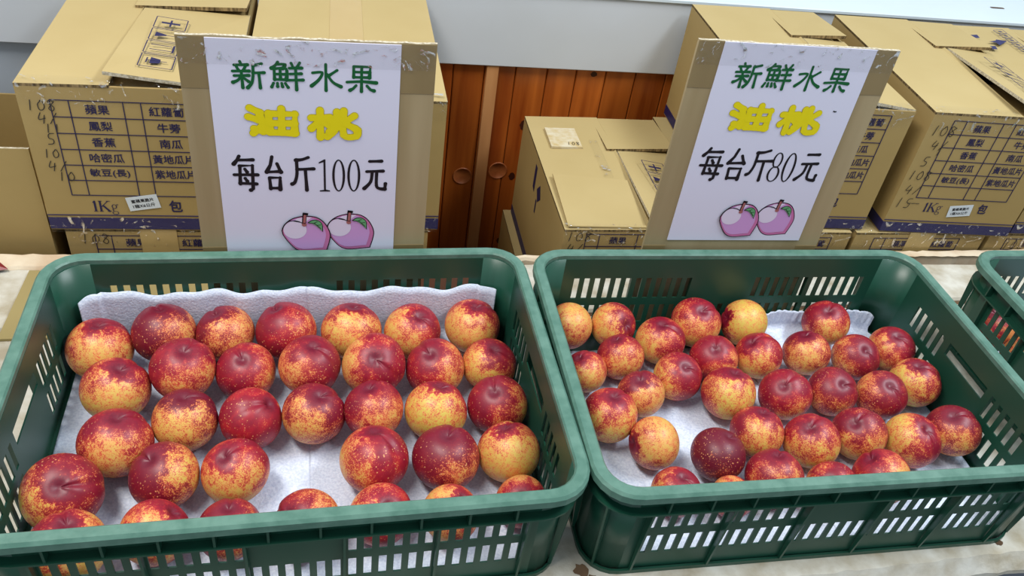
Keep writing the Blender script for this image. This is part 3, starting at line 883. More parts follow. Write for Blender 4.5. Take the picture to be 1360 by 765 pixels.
# brush strokes of the clerical-script heading and price line, on a 100 x 100 square per character (y up)
STROKES = {
 '新': [[(10, 84), (50, 86)], [(28, 97), (31, 86)], [(17, 78), (22, 66)], [(43, 80), (37, 66)], [(4, 62), (54, 64)], [(8, 46), (52, 48)], [(30, 62), (31, 3)],
       [(28, 44), (18, 30), (3, 22)], [(34, 40), (50, 26)], [(92, 92), (66, 84)], [(66, 88), (64, 45), (58, 20), (46, 4)], [(64, 58), (98, 60)], [(82, 58), (84, 4)]],
 '鮮': [[(24, 98), (16, 86), (4, 76)], [(22, 90), (46, 90), (38, 76)], [(12, 74), (12, 36)], [(12, 74), (48, 75), (48, 36)], [(12, 56), (48, 56)], [(12, 37), (48, 37)], [(30, 74), (30, 38)],
       [(8, 24), (2, 10)], [(20, 24), (20, 12)], [(33, 24), (35, 12)], [(44, 24), (52, 10)], [(64, 96), (70, 82)], [(90, 98), (82, 82)], [(58, 78), (96, 80)], [(60, 58), (94, 60)], [(54, 36), (99, 38)], [(77, 80), (78, 2)]],
 '水': [[(50, 98), (50, 2)], [(8, 66), (38, 68), (28, 42), (4, 18)], [(86, 78), (60, 58)], [(54, 62), (72, 34), (98, 18)]],
 '果': [[(24, 94), (24, 54)], [(24, 94), (78, 94), (76, 54)], [(24, 74), (77, 74)], [(24, 55), (77, 55)], [(50, 94), (50, 2)], [(2, 36), (50, 40), (99, 36)], [(32, 24), (22, 12), (12, 6)], [(68, 24), (80, 10), (92, 6)]],
 '每': [[(28, 98), (20, 88), (4, 76)], [(22, 87), (84, 88)], [(28, 70), (24, 20)], [(26, 71), (80, 72), (76, 6), (66, 2)], [(2, 46), (99, 46)], [(48, 62), (56, 54)], [(46, 36), (54, 28)], [(22, 22), (92, 20)]],
 '台': [[(42, 97), (30, 74), (6, 54)], [(6, 54), (90, 56)], [(70, 78), (84, 62), (92, 54)], [(20, 38), (24, 6)], [(20, 38), (84, 38), (82, 4)], [(24, 8), (84, 8)]],
 '斤': [[(76, 96), (50, 90), (24, 88)], [(26, 90), (26, 50), (16, 26), (4, 20)], [(26, 62), (98, 64)], [(62, 62), (66, 2)]],
 '元': [[(26, 94), (78, 95)], [(14, 62), (86, 64)], [(38, 62), (32, 30), (4, 8)], [(58, 62), (58, 18), (72, 8), (96, 6)], [(96, 6), (98, 24)]],
 '油': [[(6, 96), (26, 80)], [(2, 66), (22, 56)], [(10, 10), (32, 40)], [(12, 26), (30, 16)], [(24, 76), (30, 52), (28, 20)], [(42, 80), (44, 14)], [(42, 78), (94, 78), (92, 12)], [(42, 14), (94, 12)], [(43, 46), (93, 46)], [(68, 96), (67, 14)]],
 '桃': [[(4, 70), (42, 72)], [(22, 96), (22, 4)], [(20, 60), (4, 34)], [(26, 58), (42, 44)], [(56, 92), (54, 36), (36, 8)], [(42, 60), (54, 48)], [(40, 24), (54, 38)], [(70, 96), (70, 14), (96, 10), (98, 30)], [(92, 80), (74, 60)], [(74, 52), (94, 36)]],
}


def brush_char(mb, ch, x0, x1, z0, z1, wt, y, mi, flare=0.35):
    k = 0
    for st in STROKES[ch]:
        pts = [(x0 + (x1 - x0) * px / 100, z0 + (z1 - z0) * pz / 100) for px, pz in st]
        c = smooth_curve(pts, 5) if len(pts) > 2 and ch in '新鮮水元斤桃' else pts
        if len(c) == 2: c = [tuple(c[0][d] + (c[1][d] - c[0][d]) * t / 4 for d in (0, 1)) for t in range(5)]
        n = len(c); L = []; Rr = []
        for i, p in enumerate(c):
            a = c[max(0, i - 1)]; b = c[min(n - 1, i + 1)]; dx, dz = b[0] - a[0], b[1] - a[1]; l = math.hypot(dx, dz) or 1
            t = i / (n - 1); ww = wt * (1 + flare * (t ** 2) * (1.2 if len(st) > 2 else .6) - .12 * math.sin(pi * t))
            nx, nz = -dz / l * ww / 2, dx / l * ww / 2; L.append((p[0] + nx, p[1] + nz)); Rr.append((p[0] - nx, p[1] - nz))
        # mitred joins stay simple: round caps at both ends
        yy = y - k * .00001; k += 1
        poly_ = L + Rr
        mb.add([(q[0], yy, q[1]) for q in poly_], [(i, n + i, n + i + 1, i + 1) for i in range(n - 1)], mi)
        for p, ww in ((c[0], wt), (c[-1], wt * (1 + flare * (1.2 if len(st) > 2 else .6)))):
            yy = y - k * .00001; k += 1
            mb.add([(p[0] + ww / 2 * math.cos(2 * pi * i / 10), yy, p[1] + ww / 2 * math.sin(2 * pi * i / 10)) for i in range(10)], [tuple(range(10))], mi)
        for p in (pts[1:-1] if len(pts) > 2 else []):
            yy = y - k * .00001; k += 1
            mb.add([(p[0] + wt * .52 * math.cos(2 * pi * i / 10), yy, p[1] + wt * .52 * math.sin(2 * pi * i / 10)) for i in range(10)], [tuple(range(10))], mi)


def peach(parent, ox, oz, s, y):
    """clip-art peach: s = width of the fruit"""
    sz = s * 1.12
    T = lambda P: [(ox + px * s, oz + pz * sz) for px, pz in P]
    out = smooth_curve([(.00, .50), (.06, .64), (.20, .76), (.38, .82), (.55, .83), (.72, .80), (.86, .70), (.96, .54), (1.0, .38), (.97, .20)], 5) + \
        smooth_curve([(.92, .035), (.75, .02), (.55, .0), (.40, .01), (.26, .08), (.12, .24), (.02, .40)], 5)
    m = MB(); m.poly(T(out), y); build('peach_outline', m, INK_BLACK, parent)
    inn = [(.5 + (px - .5) * .955, .42 + (pz - .42) * .955) for px, pz in out]
    m = MB(); m.poly(T(inn), y - .0002); build('peach_body', m, INK_PINK, parent)
    in2 = [(.47 + (px - .5) * .86, .44 + (pz - .42) * .87) for px, pz in out]
    m = MB(); m.poly(T(in2), y - .0004); build('peach_flesh', m, INK_PURPLE, parent)
    m = MB(); m.add([(ox + s * (.275 + .235 * math.cos(2 * pi * i / 28)), y - .0006, oz + sz * (.52 + .20 * math.sin(2 * pi * i / 28))) for i in range(28)], [tuple(range(28))])
    m.poly(T([(.25, .71), (.33, .78), (.5, .81), (.62, .80), (.52, .72), (.45, .67)]), y - .0006)
    build('peach_highlight', m, INK_PALE, parent)
    m = MB(); m.ribbon(T(smooth_curve([(.02, .56), (.12, .69), (.24, .73), (.36, .71), (.46, .65)], 5)), s * .018, y - .0008)
    m.ribbon(T([(.48, .88), (.46, .66)]), s * .085, y - .0008, 0)
    m.ribbon(T([(.44, .885), (.55, .87)]), s * .06, y - .0008, 0)
    build('peach_lines', m, INK_BLACK, parent)
    m = MB(); m.ribbon(T([(.485, .86), (.465, .66)]), s * .05, y - .001)
    m.add([(ox + s * (.465 + .05 * math.cos(2 * pi * i / 14)), y - .001, oz + sz * (.64 + .04 * math.sin(2 * pi * i / 14))) for i in range(14)], [tuple(range(14))])
    build('peach_stem', m, INK_STEM, parent)
    leaf = smooth_curve([(.52, .68), (.62, .745), (.74, .74), (.83, .65), (.84, .47)], 5) + smooth_curve([(.84, .47), (.74, .58), (.63, .66), (.52, .68)], 5)[1:]
    m = MB(); m.poly(T(leaf), y - .001); build('peach_leaf_outline', m, INK_BLACK, parent)
    lf = [(.71 + (px - .71) * .88, .65 + (pz - .65) * .86) for px, pz in leaf]
    m = MB(); m.poly(T(lf), y - .0012); build('peach_leaf', m, INK_LEAF, parent)
    m = MB(); m.ribbon(T([(.54, .685), (.68, .67), (.80, .55)]), s * .014, y - .0014)
    m.ribbon(T([(.66, .675), (.73, .715)]), s * .012, y - .0014); m.ribbon(T([(.73, .63), (.80, .64)]), s * .012, y - .0014)
    build('peach_leaf_veins', m, INK_BLACK, parent)


def price_sign(name, label, loc, yaw, x0, x1, px0, px1, top, ptop, price, dx):
    r = empty(name, loc, yaw); tag(r, label, 'sign')
    m = MB(); n = 24; rn = random.Random(int(x1 * 1000)); zb = 0.002
    topz = [top + rn.uniform(-.0006, .0006) + (-.0015 if 7 <= i <= 9 else 0) for i in range(n + 1)]
    for i in range(n + 1):
        x = x0 + (x1 - x0) * i / n
        m.v += [(x, 0, zb), (x, 0, topz[i]), (x, .0045, topz[i]), (x, .0045, zb)]
    for i in range(n):
        for k in range(4): m.f.append((4 * i + k, 4 * i + (k + 1) % 4, 4 * i + 4 + (k + 1) % 4, 4 * i + 4 + k)); m.m.append(1 if k == 1 else 0)
    m.f += [(0, 1, 2, 3), (4 * n, 4 * n + 3, 4 * n + 2, 4 * n + 1)]; m.m += [0, 0]
    build('cardboard_backing', m, [SIGN_CARD, CARD_WHITE_EDGE], r)
    for a, b in ((x0 + .0005, px0), (px1, x1 - .0005)):
        for z0, z1 in ((top - .062, top - .001), (.095, .158)):
            m = MB(); m.box(a, b, -.0005, .0002, z0, z1); tag(build('tape_strip', m, SIGN_TAPE, r), 'brown packing tape')
    m = MB(); m.box(px0, px1, -.0014, .0001, ptop - .297, ptop); build('paper_sheet', m, PAPER, r)
    y = -.0017
    X = lambda v: px0 + v / 1000 + dx; Z = lambda v: ptop + v / 1000
    m = MB()
    for ch, a, b, c, d in (('新', 24, 62, -60, -24), ('鮮', 66, 104, -60.5, -23.5), ('水', 109.5, 146.5, -60.5, -24.5), ('果', 150, 186.5, -60.5, -24.5)):
        brush_char(m, ch, X(a + 1), X(b - 1), Z(c + 1.5), Z(d - 1), .0034, y, 0)
    tag(build('green_heading', m, INK_GREEN, r), 'green printed characters 新鮮水果')
    m = MB(); m2 = MB()
    for ch, a, b, c, d in (('油', 34, 99, -123, -77), ('桃', 104, 169, -125, -78)):
        brush_char(m, ch, X(a + 4), X(b - 4), Z(c + 4), Z(d - 4), .0098, y, 0, .12); brush_char(m2, ch, X(a + 4), X(b - 4), Z(c + 4), Z(d - 4), .0088, y - .0006, 0, .12)
    build('yellow_title_outline', m, INK_YELLOW_EDGE, r); tag(build('yellow_title', m2, INK_YELLOW, r), 'yellow printed characters 油桃')
    m = MB()
    if price == '100':
        cs = (('每', 16, 46), ('台', 53.5, 75), ('斤', 83, 113), ('1', 116.5, 130), ('0', 133.6, 149.3), ('0', 152, 168), ('元', 171, 201))
    else:
        cs = (('每', 15, 49), ('台', 53, 82), ('斤', 85, 121), ('8', 118, 136), ('0', 138.5, 156), ('元', 160, 194))
    for ch, a, b in cs:
        if ch in '018': digit(m, ch, X(a), X(b), Z(-196.5), Z(-150), y, 0)
        else: brush_char(m, ch, X(a + 1), X(b - 1), Z(-195.5), Z(-145.5 if ch != '元' else -149.5), .0042, y, 0, .3)
    tag(build('black_price_line', m, INK_BLACK, r), 'black printed line 每台斤%s元' % price)
    peach(r, X(125), Z(-288), .062, y + .0002)
    peach(r, X(68.8), Z(-290), .062, y - .0016)
    m = MB()
    for z0, z1 in ((ptop - .030, ptop + .0005),):
        m.box(x0 + .002, x1 - .002, -.0024, -.0023, z0, z1)
    tag(build('clear_tape', m, FILM, r), 'clear tape across the top')
    if price == '80':
        m = MB(); m.ribbon([(X(180), Z(-86)), (X(183), Z(-87)), (X(185), Z(-86.5))], .0018, y); build('ink_speck', m, INK_BLACK, r)
    return r


price_sign('price_sign', 'white paper price sign on cardboard reading 每台斤100元, behind the left crate', (0, 0.2185, 0), 0,
           -0.1165, 0.1672, -0.0865, 0.1262, 0.4425, 0.4405, '100', 0.0)
price_sign('price_sign', 'white paper price sign on cardboard reading 每台斤80元, behind the middle crate', (0, 0.2225, 0), -0.026,
           0.482, 0.756, 0.5155, 0.7225, 0.466, 0.4655, '80', -0.001)

# ------------------------------------------------------------------ cardboard boxes
def glyph_stroke(mb, pts, ox, oz, sx, sz, w, y, mi=0):
    mb.ribbon(smooth_curve([(ox + a * sx, oz + b * sz) for a, b in pts], 5), w, y, mi)


HAND = {'1': [[(.5, 1), (.3, 0)]], '0': [[(.5, .9), (.15, .6), (.2, .1), (.6, .1), (.8, .5), (.6, .95), (.4, .9)]],
        '8': [[(.75, .85), (.35, 1), (.2, .75), (.7, .35), (.5, 0), (.15, .2), (.45, .55), (.85, .9)]],
        '4': [[(.4, 1), (.1, .4), (.8, .5)], [(.75, .8), (.5, 0)]], '5': [[(.9, .95), (.4, .9), (.3, .55), (.7, .4), (.6, .05), (.1, .0)]],
        '/': [[(.9, 1), (.1, 0)]], '-': [[(0, .5), (1, .55)]]}


def handwrite(mb, s, x, z, h, w, y, adv=0.8, lw=0.0013):
    for k, ch in enumerate(s):
        for st in HAND.get(ch, []): glyph_stroke(mb, st, x + k * h * adv, z, h * w, h, lw, y - .00002 * k)


ROWS = [('蘋果', '紅蘿蔔'), ('鳳梨', '牛蒡'), ('香蕉', '南瓜'), ('哈密瓜', '黃地瓜片'), ('敏豆(長)', '紫地瓜片')]
_print = {}


def front_prints():
    """printed grid, its words, and the navy base band, drawn from the front left bottom corner of a box"""
    if _print: return _print
    g = MB(); X = [.040, .0635, .1325, .1555, .220]; Zt = .2285; ph = .0255
    zs = [Zt - ph * i for i in range(7)]
    for z in zs: g.box(X[0], X[-1], -.0004, 0, z - .0006, z + .0006)
    for x in X: g.box(x - .0006, x + .0006, -.0006, 0, zs[-1], zs[0])
    words = []; t = MB()
    for i, (a, b) in enumerate(ROWS):
        zc = Zt - ph * (i + .5); hh = .0072
        for s, c in ((a, (X[1] + X[2]) / 2), (b, (X[3] + X[4]) / 2)):
            w = .0152 * len(s.replace('(', '').replace(')', '')) + (.008 if '(' in s else 0)
            if len(s) == 4 and '(' not in s: w = .056
            q = MB(); put_text(q, s, c - w / 2, c + w / 2, zc - hh, zc + hh, -.0004, .016); words.append(q)
    q = MB(); put_text(q, '包', .172, .190, .048, .068, -.0004, .022); words.append(q)
    # "1Kg" with serifs
    z0, z1 = .047, .066
    t.poly([(.081, z0), (.0838, z0), (.0838, z1), (.0815, z1), (.0795, z1 - .003), (.081, z1 - .004)], -.0004)
    t.poly([(.0795, z0), (.0853, z0), (.0853, z0 + .001), (.0795, z0 + .001)], -.00045)
    t.poly([(.0885, z0), (.0912, z0), (.0912, z1), (.0885, z1)], -.0004)
    for xx in (.0873, .0985):
        for zz in (z0, z1 - .001): t.poly([(xx, zz), (xx + .0055, zz), (xx + .0055, zz + .001), (xx, zz + .001)], -.00045)
    t.ribbon([(.1013, z1), (.0905, z0 + .008)], .0011, -.0005); t.ribbon([(.0938, z0 + .0105), (.1022, z0)], .0027, -.0005)
    ring(t, .1088, z0 + .009, .0036, .0040, .0013, .0008, -.0004, 0); ring(t, .1092, z0 - .0022, .0046, .0032, .0011, .0008, -.00045, 0)
    t.ribbon([(.1062, z0 + .0055), (.1068, z0 + .0012)], .0014, -.0005); t.ribbon([(.1120, z0 + .0125), (.1150, z0 + .0125)], .0012, -.0005)
    b = MB(); b.box(-.0003, .2603, -.0005, 0, .0015, .0215); b.box(-.0003, .2603, -.0006, 0, .0255, .0268)
    for i_ in range(len(t.v)): t.v[i_] = (t.v[i_][0] - .0145, t.v[i_][1], t.v[i_][2])
    _print.update(grid=g, text=t, band=b); _print['words'] = words; return _print


BOXNO = [0]


def carton(label, x, y, z, w, d, h, yaw, group, top='flaps', prints=True, hand=None, sticker=None, tilt=0.05, icon=True, film=True, gridz=0.0, split=.55):
    """x, y, z = front left bottom corner"""
    c, s = math.cos(yaw), math.sin(yaw)
    ox = x + c * w / 2 - s * d / 2; oy = y + s * w / 2 + c * d / 2
    r = empty('cardboard_box', (ox, oy, z), yaw); tag(r, label, 'box', group)
    X0, Y0 = -w / 2, -d / 2; t = .0042
    m = MB(); m.box(X0, X0 + w, Y0, Y0 + t, 0, h); m.box(X0, X0 + w, Y0 + d - t, Y0 + d, 0, h)
    m.box(X0, X0 + t, Y0 + t, Y0 + d - t, 0, h); m.box(X0 + w - t, X0 + w, Y0 + t, Y0 + d - t, 0, h); m.box(X0, X0 + w, Y0, Y0 + d, -.0005, t)
    build('box_body', m, CARD, r)

    def flap(pts, name='top_flap', lift=None, mats=None, th=.0042, lbl=None):
        """pts: quad in xy with own z at each corner"""
        m = MB(); n = len(pts)
        m.v = [(p[0], p[1], p[2]) for p in pts] + [(p[0], p[1], p[2] + th) for p in pts]
        m.f = [tuple(range(n))[::-1], tuple(range(n, 2 * n))] + [(i, (i + 1) % n, n + (i + 1) % n, n + i) for i in range(n)]
        m.m = [0, 0] + [1] * n
        o = build(name, m, mats or [CARD_LIT, CARD_EDGE], r)
        if lbl: o['label'] = lbl
        return o
    half = w * split
    if top == 'flaps':
        # right long flap (low), rear short flap over it, left long flap over both
        lf = tilt
        flap([(X0 + half - .006, Y0 + .004, h + .002 + lf * .35), (X0 + w, Y0 + .002, h - .003), (X0 + w, Y0 + d * .66, h - .003), (X0 + half + .004, Y0 + d * .64, h + .001 + lf * .05)], th=.0052, mats=[CARD_LIT, CARD_WHITE_EDGE], lbl='right long flap, loose edge raised')
        flap([(X0 + half * .9, Y0 + d * .66, h + .002), (X0 + w - .004, Y0 + d * .64, h + .011), (X0 + w, Y0 + d, h - .003), (X0 + half * .9, Y0 + d, h - .004)], th=.006, lbl='rear short flap with a ragged corrugated edge')
        flap([(X0 + half * .9, Y0 + d * .6, h - .010), (X0 + w - .004, Y0 + d * .6, h - .010), (X0 + w - .004, Y0 + d - .004, h - .010), (X0 + half * .9, Y0 + d - .004, h - .010)], mats=[CARD, CARD_EDGE], th=.003)
        flap([(X0 + t, Y0 + t, h - .008), (X0 + w - t, Y0 + t, h - .008), (X0 + w - t, Y0 + .15, h - .010), (X0 + t, Y0 + .15, h - .010)], th=.003, mats=[CARD, CARD_EDGE])
        flap([(X0, Y0, h - .003), (X0 + half, Y0 - .0005, h - .001), (X0 + half * 1.02, Y0 + d * .6, h + .003), (X0 + half * .98, Y0 + d, h), (X0, Y0 + d, h - .003)], lbl='left long flap folded shut')
        if icon:
            m = MB(); zz = h + .0042 + .003 + lf * .28
            sl = lf * .35 / (w - half)
            for k in range(4):
                y0 = Y0 + .030 + k * .044; xa = X0 + half + .034; xb = xa + .044
                za = h + .0072 + lf * .35 * (1 - .034 / (w - half)) * .95; zb_ = h + .0052 + lf * .35 * (1 - .078 / (w - half))
                P = lambda u, v: (xa + (xb - xa) * u, y0 + .040 * v, za + .0026 + (zb_ - za) * u)
                def line(a, b, wd=.0016):
                    A, B = P(*a), P(*b); dx, dy = B[0] - A[0], B[1] - A[1]; l = math.hypot(dx, dy) or 1; nx, ny = -dy / l * wd / 2, dx / l * wd / 2
                    m.add([(A[0] + nx, A[1] + ny, A[2]), (A[0] - nx, A[1] - ny, A[2]), (B[0] - nx, B[1] - ny, B[2]), (B[0] + nx, B[1] + ny, B[2])], [(0, 1, 2, 3)])
                for a, b in (((0, 0), (1, 0)), ((1, 0), (1, 1)), ((1, 1), (0, 1)), ((0, 1), (0, 0))): line(a, b)
                if k == 0: line((.2, .3), (.2, .7), .002); line((.2, .5), (.8, .5)); m.add([P(.3, .25), P(.6, .35), P(.6, .65), P(.3, .75)], [(0, 1, 2, 3)])
                if k == 1: line((.15, .3), (.8, .3), .002); line((.15, .7), (.8, .7), .002); line((.85, .2), (.85, .8), .003)
                if k == 2: m.add([P(.15, .3), P(.5, .45), P(.5, .55), P(.15, .7)], [(0, 1, 2, 3)]); line((.5, .5), (.85, .5)); line((.85, .35), (.85, .65))
                if k == 3: line((.2, .5), (.8, .5), .006); line((.5, .2), (.5, .8), .003)
            build('handling_symbols', m, INK_PRINT, r)
    elif top == 'closed':
        flap([(X0, Y0, h - .003), (-.0006, Y0, h - .002), (-.0006, Y0 + d, h - .002), (X0, Y0 + d, h - .003)])
        flap([(.0006, Y0, h - .002), (X0 + w, Y0, h - .003), (X0 + w, Y0 + d, h - .003), (.0006, Y0 + d, h - .002)])
        m = MB(); m.box(-.026, .028, Y0 - .0006, Y0 + d + .0006, h + .0022, h + .0027); m.box(-.026, .028, Y0 - .0011, Y0 - .0004, h - .05, h + .0027)
        tag(build('packing_tape', m, TAPE, r), 'tan tape over the centre seam')
    elif top == 'open':
        flap([(X0, Y0, h), (X0 + w, Y0, h), (X0 + w, Y0 + t, h), (X0, Y0 + t, h)], th=.122, mats=[CARD_WHITE_EDGE, CARD], lbl='front flap standing upright')
        flap([(X0 + w - t, Y0 + .02, h), (X0 + w, Y0 + .02, h), (X0 + w, Y0 + .075, h), (X0 + w - t, Y0 + .075, h)], th=.132, mats=[CARD_WHITE_EDGE, CARD], lbl='right side flap standing upright')
    if prints:
        pr_ = front_prints(); k = w / .26
        for nm, key, mt in (('printed_grid', 'grid', INK_PRINT), ('weight_mark', 'text', INK_PRINT), ('navy_band', 'band', INK_NAVY)):
            q = pr_[key]
            if key not in _mesh:
                o = build(nm, q, mt, r); _mesh[key] = o.data
            else:
                o = bpy.data.objects.new(nm, _mesh[key]); C.objects.link(o); o.parent = r
            o.location = (X0 if key != 'band' else X0, Y0 - .0003, 0 if key == 'band' else gridz)
            o.scale = (k, 1, 1) if key == 'band' else (1, 1, 1)
        # navy band carried round the left side
        m = MB(); m.box(X0 - .0005, X0, Y0, Y0 + d, .0015, .0215); build('navy_band', m, INK_NAVY, r)
        for i_, q in enumerate(pr_['words']):
            if i_ not in _mesh: o = build('printed_word', q, INK_PRINT, r); _mesh[i_] = o.data
            else: o = bpy.data.objects.new('printed_word', _mesh[i_]); C.objects.link(o); o.parent = r
            o.location = (X0, Y0 - .0003, gridz)
    if hand:
        m = MB()
        for s_, hx, hz, hh in hand: handwrite(m, s_, X0 + hx, hz, hh, .75, Y0 - .0012)
        tag(build('marker_writing', m, MARKER, r), 'handwritten black numerals')
    if sticker:
        sx, sz, rot = sticker; st = MB(); c_, s_ = math.cos(rot), math.sin(rot)
        Q = lambda a, b, yy: (X0 + sx + c_ * a - s_ * b, Y0 - yy, sz + s_ * a + c_ * b)
        hw_, hh_ = .0225, .0120
        st.v = [Q(-hw_, -hh_, .001), Q(hw_, -hh_, .001), Q(hw_, hh_, .001), Q(-hw_, hh_, .001), Q(-hw_, -hh_, .0013), Q(hw_, -hh_, .0013), Q(hw_, hh_, .0013), Q(-hw_, hh_, .0013)]
        st.f = [(3, 2, 1, 0), (4, 5, 6, 7), (0, 1, 5, 4), (1, 2, 6, 5), (2, 3, 7, 6), (3, 0, 4, 7)]; st.m = [0] * 6
        so = build('sticker', st, STICKER, r); so['label'] = 'white sticker with two printed lines'
        tx = MB(); put_text(tx, '蜜蘋果脆片', -.016, .016, .0012, .0072, 0, .022); put_text(tx, '1箱X6公斤', -.016, .016, -.0078, -.0016, 0, .022)
        tx.v = [Q(a, b, .0015 - yy) for a, yy, b in tx.v]; build('sticker_text', tx, INK_BLACK, so)
    if film:
        rn = random.Random(int(abs(x) * 1000)); m = MB(); nx = 60
        prof = [(-.0020, -.030), (-.0022, -.012), (-.0030, -.003), (-.001, .0045), (.006, .0062), (.016, .0058)]
        for i in range(nx + 1):
            u = X0 + w * i / nx
            for yy, zz in prof: m.v.append((u, Y0 + yy + rn.uniform(-.0007, .0003), h + zz + rn.uniform(0, .0009)))
        P_ = len(prof)
        for i in range(nx):
            for j in range(P_ - 1): m.f.append((i * P_ + j, (i + 1) * P_ + j, (i + 1) * P_ + j + 1, i * P_ + j + 1)); m.m.append(0)
        tag(build('stretch_film', m, FILM, r, smooth=False), 'crinkled clear film over the front edge')
        if prints:
            m = MB()
            for i in range(nx + 1):
                u = X0 + w * i / nx
                for zz in (-.003, .004, .012, .024): m.v.append((u, Y0 - .0022 - (.001 if zz < 0 else 0) + rn.uniform(-.0004, .0003), zz + rn.uniform(-.001, .001)))
            for i in range(nx):
                for j in range(3): m.f.append((i * 4 + j, (i + 1) * 4 + j, (i + 1) * 4 + j + 1, i * 4 + j + 1)); m.m.append(0)
            tag(build('stretch_film', m, FILM, r), 'crinkled clear film over the navy band')
    return r


_mesh = {}
UP, LOW = 'cardboard boxes on the upper layer', 'cardboard boxes on the lower layer'
HW108 = [('108', .008, .199, .019), ('4/', .020, .172, .018), ('1', .034, .162, .018), ('5', .016, .140, .019), ('108', .006, .112, .018), ('4/', .012, .082, .019), ('15', .006, .054, .020), ('---', .028, .058, .010)]
HWA = [('108', .010, .198, .016), ('4/', .020, .178, .017), ('11', .026, .164, .014), ('5', .024, .146, .018), ('107', .016, .124, .014), ('4/', .018, .102, .017), ('10', .028, .086, .015)]
carton('upper cardboard box with printed vegetable grid and handling symbols, far left behind the 100 sign', -0.362, 0.434, 0.036, 0.282, 0.41, 0.236, YB, UP, hand=HWA, sticker=(.136, .050, .17), tilt=.04, gridz=-.014, split=.42)
carton('closed cardboard box with taped centre seam, upper layer, behind the 100 sign', -0.072, 0.427, 0.040, 0.290, 0.44, 0.228, YB, UP, top='closed', icon=False, gridz=-.012)
carton('cardboard box with open flaps standing against the counter directly behind the 80 sign, upper layer', 0.737, 0.418, 0.042, 0.26, 0.42, 0.238, -0.055, UP, tilt=.02, icon=False, split=.64)
carton('cardboard box with handwritten 108 and a white sticker, upper layer, right of the 80 sign', 1.030, 0.398, 0.042, 0.262, 0.42, 0.240, -0.085, UP, hand=HW108, sticker=(.138, .052, .12), tilt=.06, split=.62)
E_ = carton('cardboard box barely showing at the right photo edge, upper layer', 1.305, 0.385, 0.042, 0.26, 0.42, 0.236, -0.06, UP)
carton('open cardboard box with its front flap standing up, leftmost of the lower layer', -0.640, 0.447, -0.195, 0.274, 0.40, 0.243, YB, LOW, top='open', prints=False, film=False)
carton('cardboard box with handwritten 108 directly under the far left printed box', -0.345, 0.436, -0.206, 0.262, 0.40, 0.2385, YB, LOW, top='closed', hand=[('108', .020, .214, .018)], icon=False)
carton('cardboard box under the taped box, mostly hidden behind the left crate', -0.072, 0.427, -0.204, 0.275, 0.42, 0.240, YB, LOW, top='closed', icon=False)
M_ = carton('low cardboard box with a patched lid against the pine doors, between the two signs', 0.434, 0.412, -0.196, 0.278, 0.40, 0.236, YB, LOW, hand=[('108', .006, .214, .019), ('4/', .010, .190, .018)], tilt=.05, split=.56)
carton('cardboard box under the one behind the 80 sign, lower layer', 0.718, 0.404, -0.200, 0.257, 0.42, 0.2385, YB, LOW, top='closed', icon=False)
carton('cardboard box under the one with the handwritten 108 and sticker, lower layer', 0.985, 0.396, -0.200, 0.272, 0.42, 0.2385, YB, LOW, top='closed', icon=False)
carton('cardboard box with handwritten 108 at the right photo edge, lower layer', 1.268, 0.388, -0.200, 0.262, 0.42, 0.2385, YB, LOW, top='closed', hand=[('108', .040, .205, .020)], icon=False)
# navy arrow and symbol strip printed on the lid of the right-edge box
m = MB(); inv = (Matrix.Translation(E_.location) @ Matrix.Rotation(E_.rotation_euler.z, 4, 'Z')).inverted()
def lid(pts, dz=0.0):
    m.add([tuple(inv @ Vector((a, b, .2852 + dz))) for a, b in pts], [tuple(range(len(pts)))])
lid([(1.3562, .7084), (1.3773, .7156), (1.3838, .722), (1.4057, .7155), (1.3705, .692), (1.3712, .7049)])
lid([(1.332, .7388), (1.3523, .7424), (1.3475, .7257), (1.3274, .7222)])
lid([(1.3414, .6856), (1.3564, .687), (1.3493, .6703), (1.3355, .6704)])
for k in range(5):
    t0 = k / 5; t1 = t0 + .17
    A = lambda u, v: (1.4128 + (1.4046 - 1.4128) * v + (.0265 + (-.006) * v) * u, .7714 + (.660 - .7714) * v + .006 * u)
    q = [A(0, t0), A(1, t0), A(1, t1), A(0, t1)]
    for a, b in zip(q, q[1:] + q[:1]):
        dx, dy = b[0] - a[0], b[1] - a[1]; l = math.hypot(dx, dy); nx, ny = -dy / l * .0008, dx / l * .0008
        lid([(a[0] + nx, a[1] + ny), (a[0] - nx, a[1] - ny), (b[0] - nx, b[1] - ny), (b[0] + nx, b[1] + ny)])
    c = A(.5, (t0 + t1) / 2); lid([(c[0] - .006, c[1]), (c[0], c[1] + .004), (c[0] + .006, c[1]), (c[0], c[1] - .004)], .0001)
build('printed_symbols', m, INK_NAVY, E_)
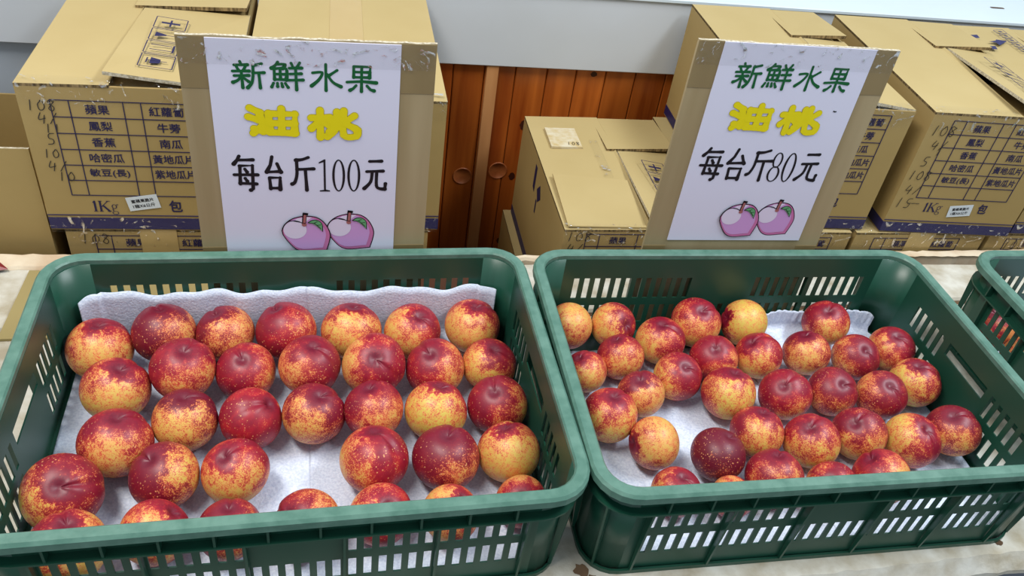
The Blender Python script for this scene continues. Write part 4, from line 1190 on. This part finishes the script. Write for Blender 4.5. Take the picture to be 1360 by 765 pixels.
# patch, old label and tape on the lid of the low box
m = MB(); X0, Y0 = -.139, -.20
m.v = [(X0 + .006, Y0 + .004, .2395), (X0 + .145, Y0 + .002, .2395), (X0 + .150, Y0 + .150, .2415), (X0 + .010, Y0 + .165, .2435), (X0 + .006, Y0 + .004, .2425), (X0 + .145, Y0 + .002, .2425), (X0 + .150, Y0 + .150, .2445), (X0 + .010, Y0 + .165, .2465)]
m.f = [(3, 2, 1, 0), (4, 5, 6, 7), (0, 1, 5, 4), (1, 2, 6, 5), (2, 3, 7, 6), (3, 0, 4, 7)]; m.m = [0] * 6
tag(build('lid_patch', m, CARD_LIT, M_), 'second sheet of card on the lid')
m = MB(); m.box(X0 + .030, X0 + .092, Y0 + .270, Y0 + .345, .2385, .2428)
lb = build('old_label', m, mat('pale_torn_label', lin(206, 196, 170), .7, .2, (60, lin(190, 168, 120))), M_)
m = MB(); handwrite(m, '108', 0, 0, .011, .7, 0); m.v = [(X0 + .064 + a, Y0 + .278 + b, .2431) for a, _, b in m.v]; build('label_writing', m, MARKER, lb)
m = MB(); m.box(X0 + .112, X0 + .128, Y0 + .165, Y0 + .300, .2385, .2429); tag(build('tape_piece', m, FILM, M_), 'clear tape')
m = MB(); xs = X0 - .0006
for q in ([(.235, .215), (.250, .215), (.250, .165), (.235, .160)], [(.195, .200), (.215, .180), (.200, .160), (.180, .178)], [(.205, .160), (.212, .160), (.212, .130), (.205, .130)]):
    m.add([(xs, Y0 + a, b) for a, b in q], [(0, 1, 2, 3)])
build('printed_mark', m, INK_PRINT, M_)

# bottom box and platforms that carry the stacks
carton('cardboard box half hidden beneath the low patched box between the signs', 0.418, 0.405, -0.436, 0.28, 0.42, 0.236, YB, 'cardboard boxes on the lower layer', top='closed', prints=False, film=False)


def platform(label, x0, x1, ztop):
    r = empty('platform', ((x0 + x1) / 2, 0.63, -0.75), YB); tag(r, label, 'platform')
    w = (x1 - x0) / 2; h = ztop + .75
    for k in range(6):
        m = MB(); y = -.20 + k * .08; m.box(-w, w, y - .036, y + .036, h - .018, h); build('slat', m, SHELF, r)
    for sx in (-1, 0, 1):
        m = MB(); m.box(sx * (w - .03) - .025, sx * (w - .03) + .025, -.235, .235, 0, h - .018); build('support', m, SHELF, r)


platform('plywood platform carrying the left box stack', -0.64, 0.205, -0.208)
platform('low plywood platform carrying the boxes between the signs', 0.41, 0.70, -0.438)
platform('plywood platform carrying the right box stack', 0.73, 1.55, -0.203)
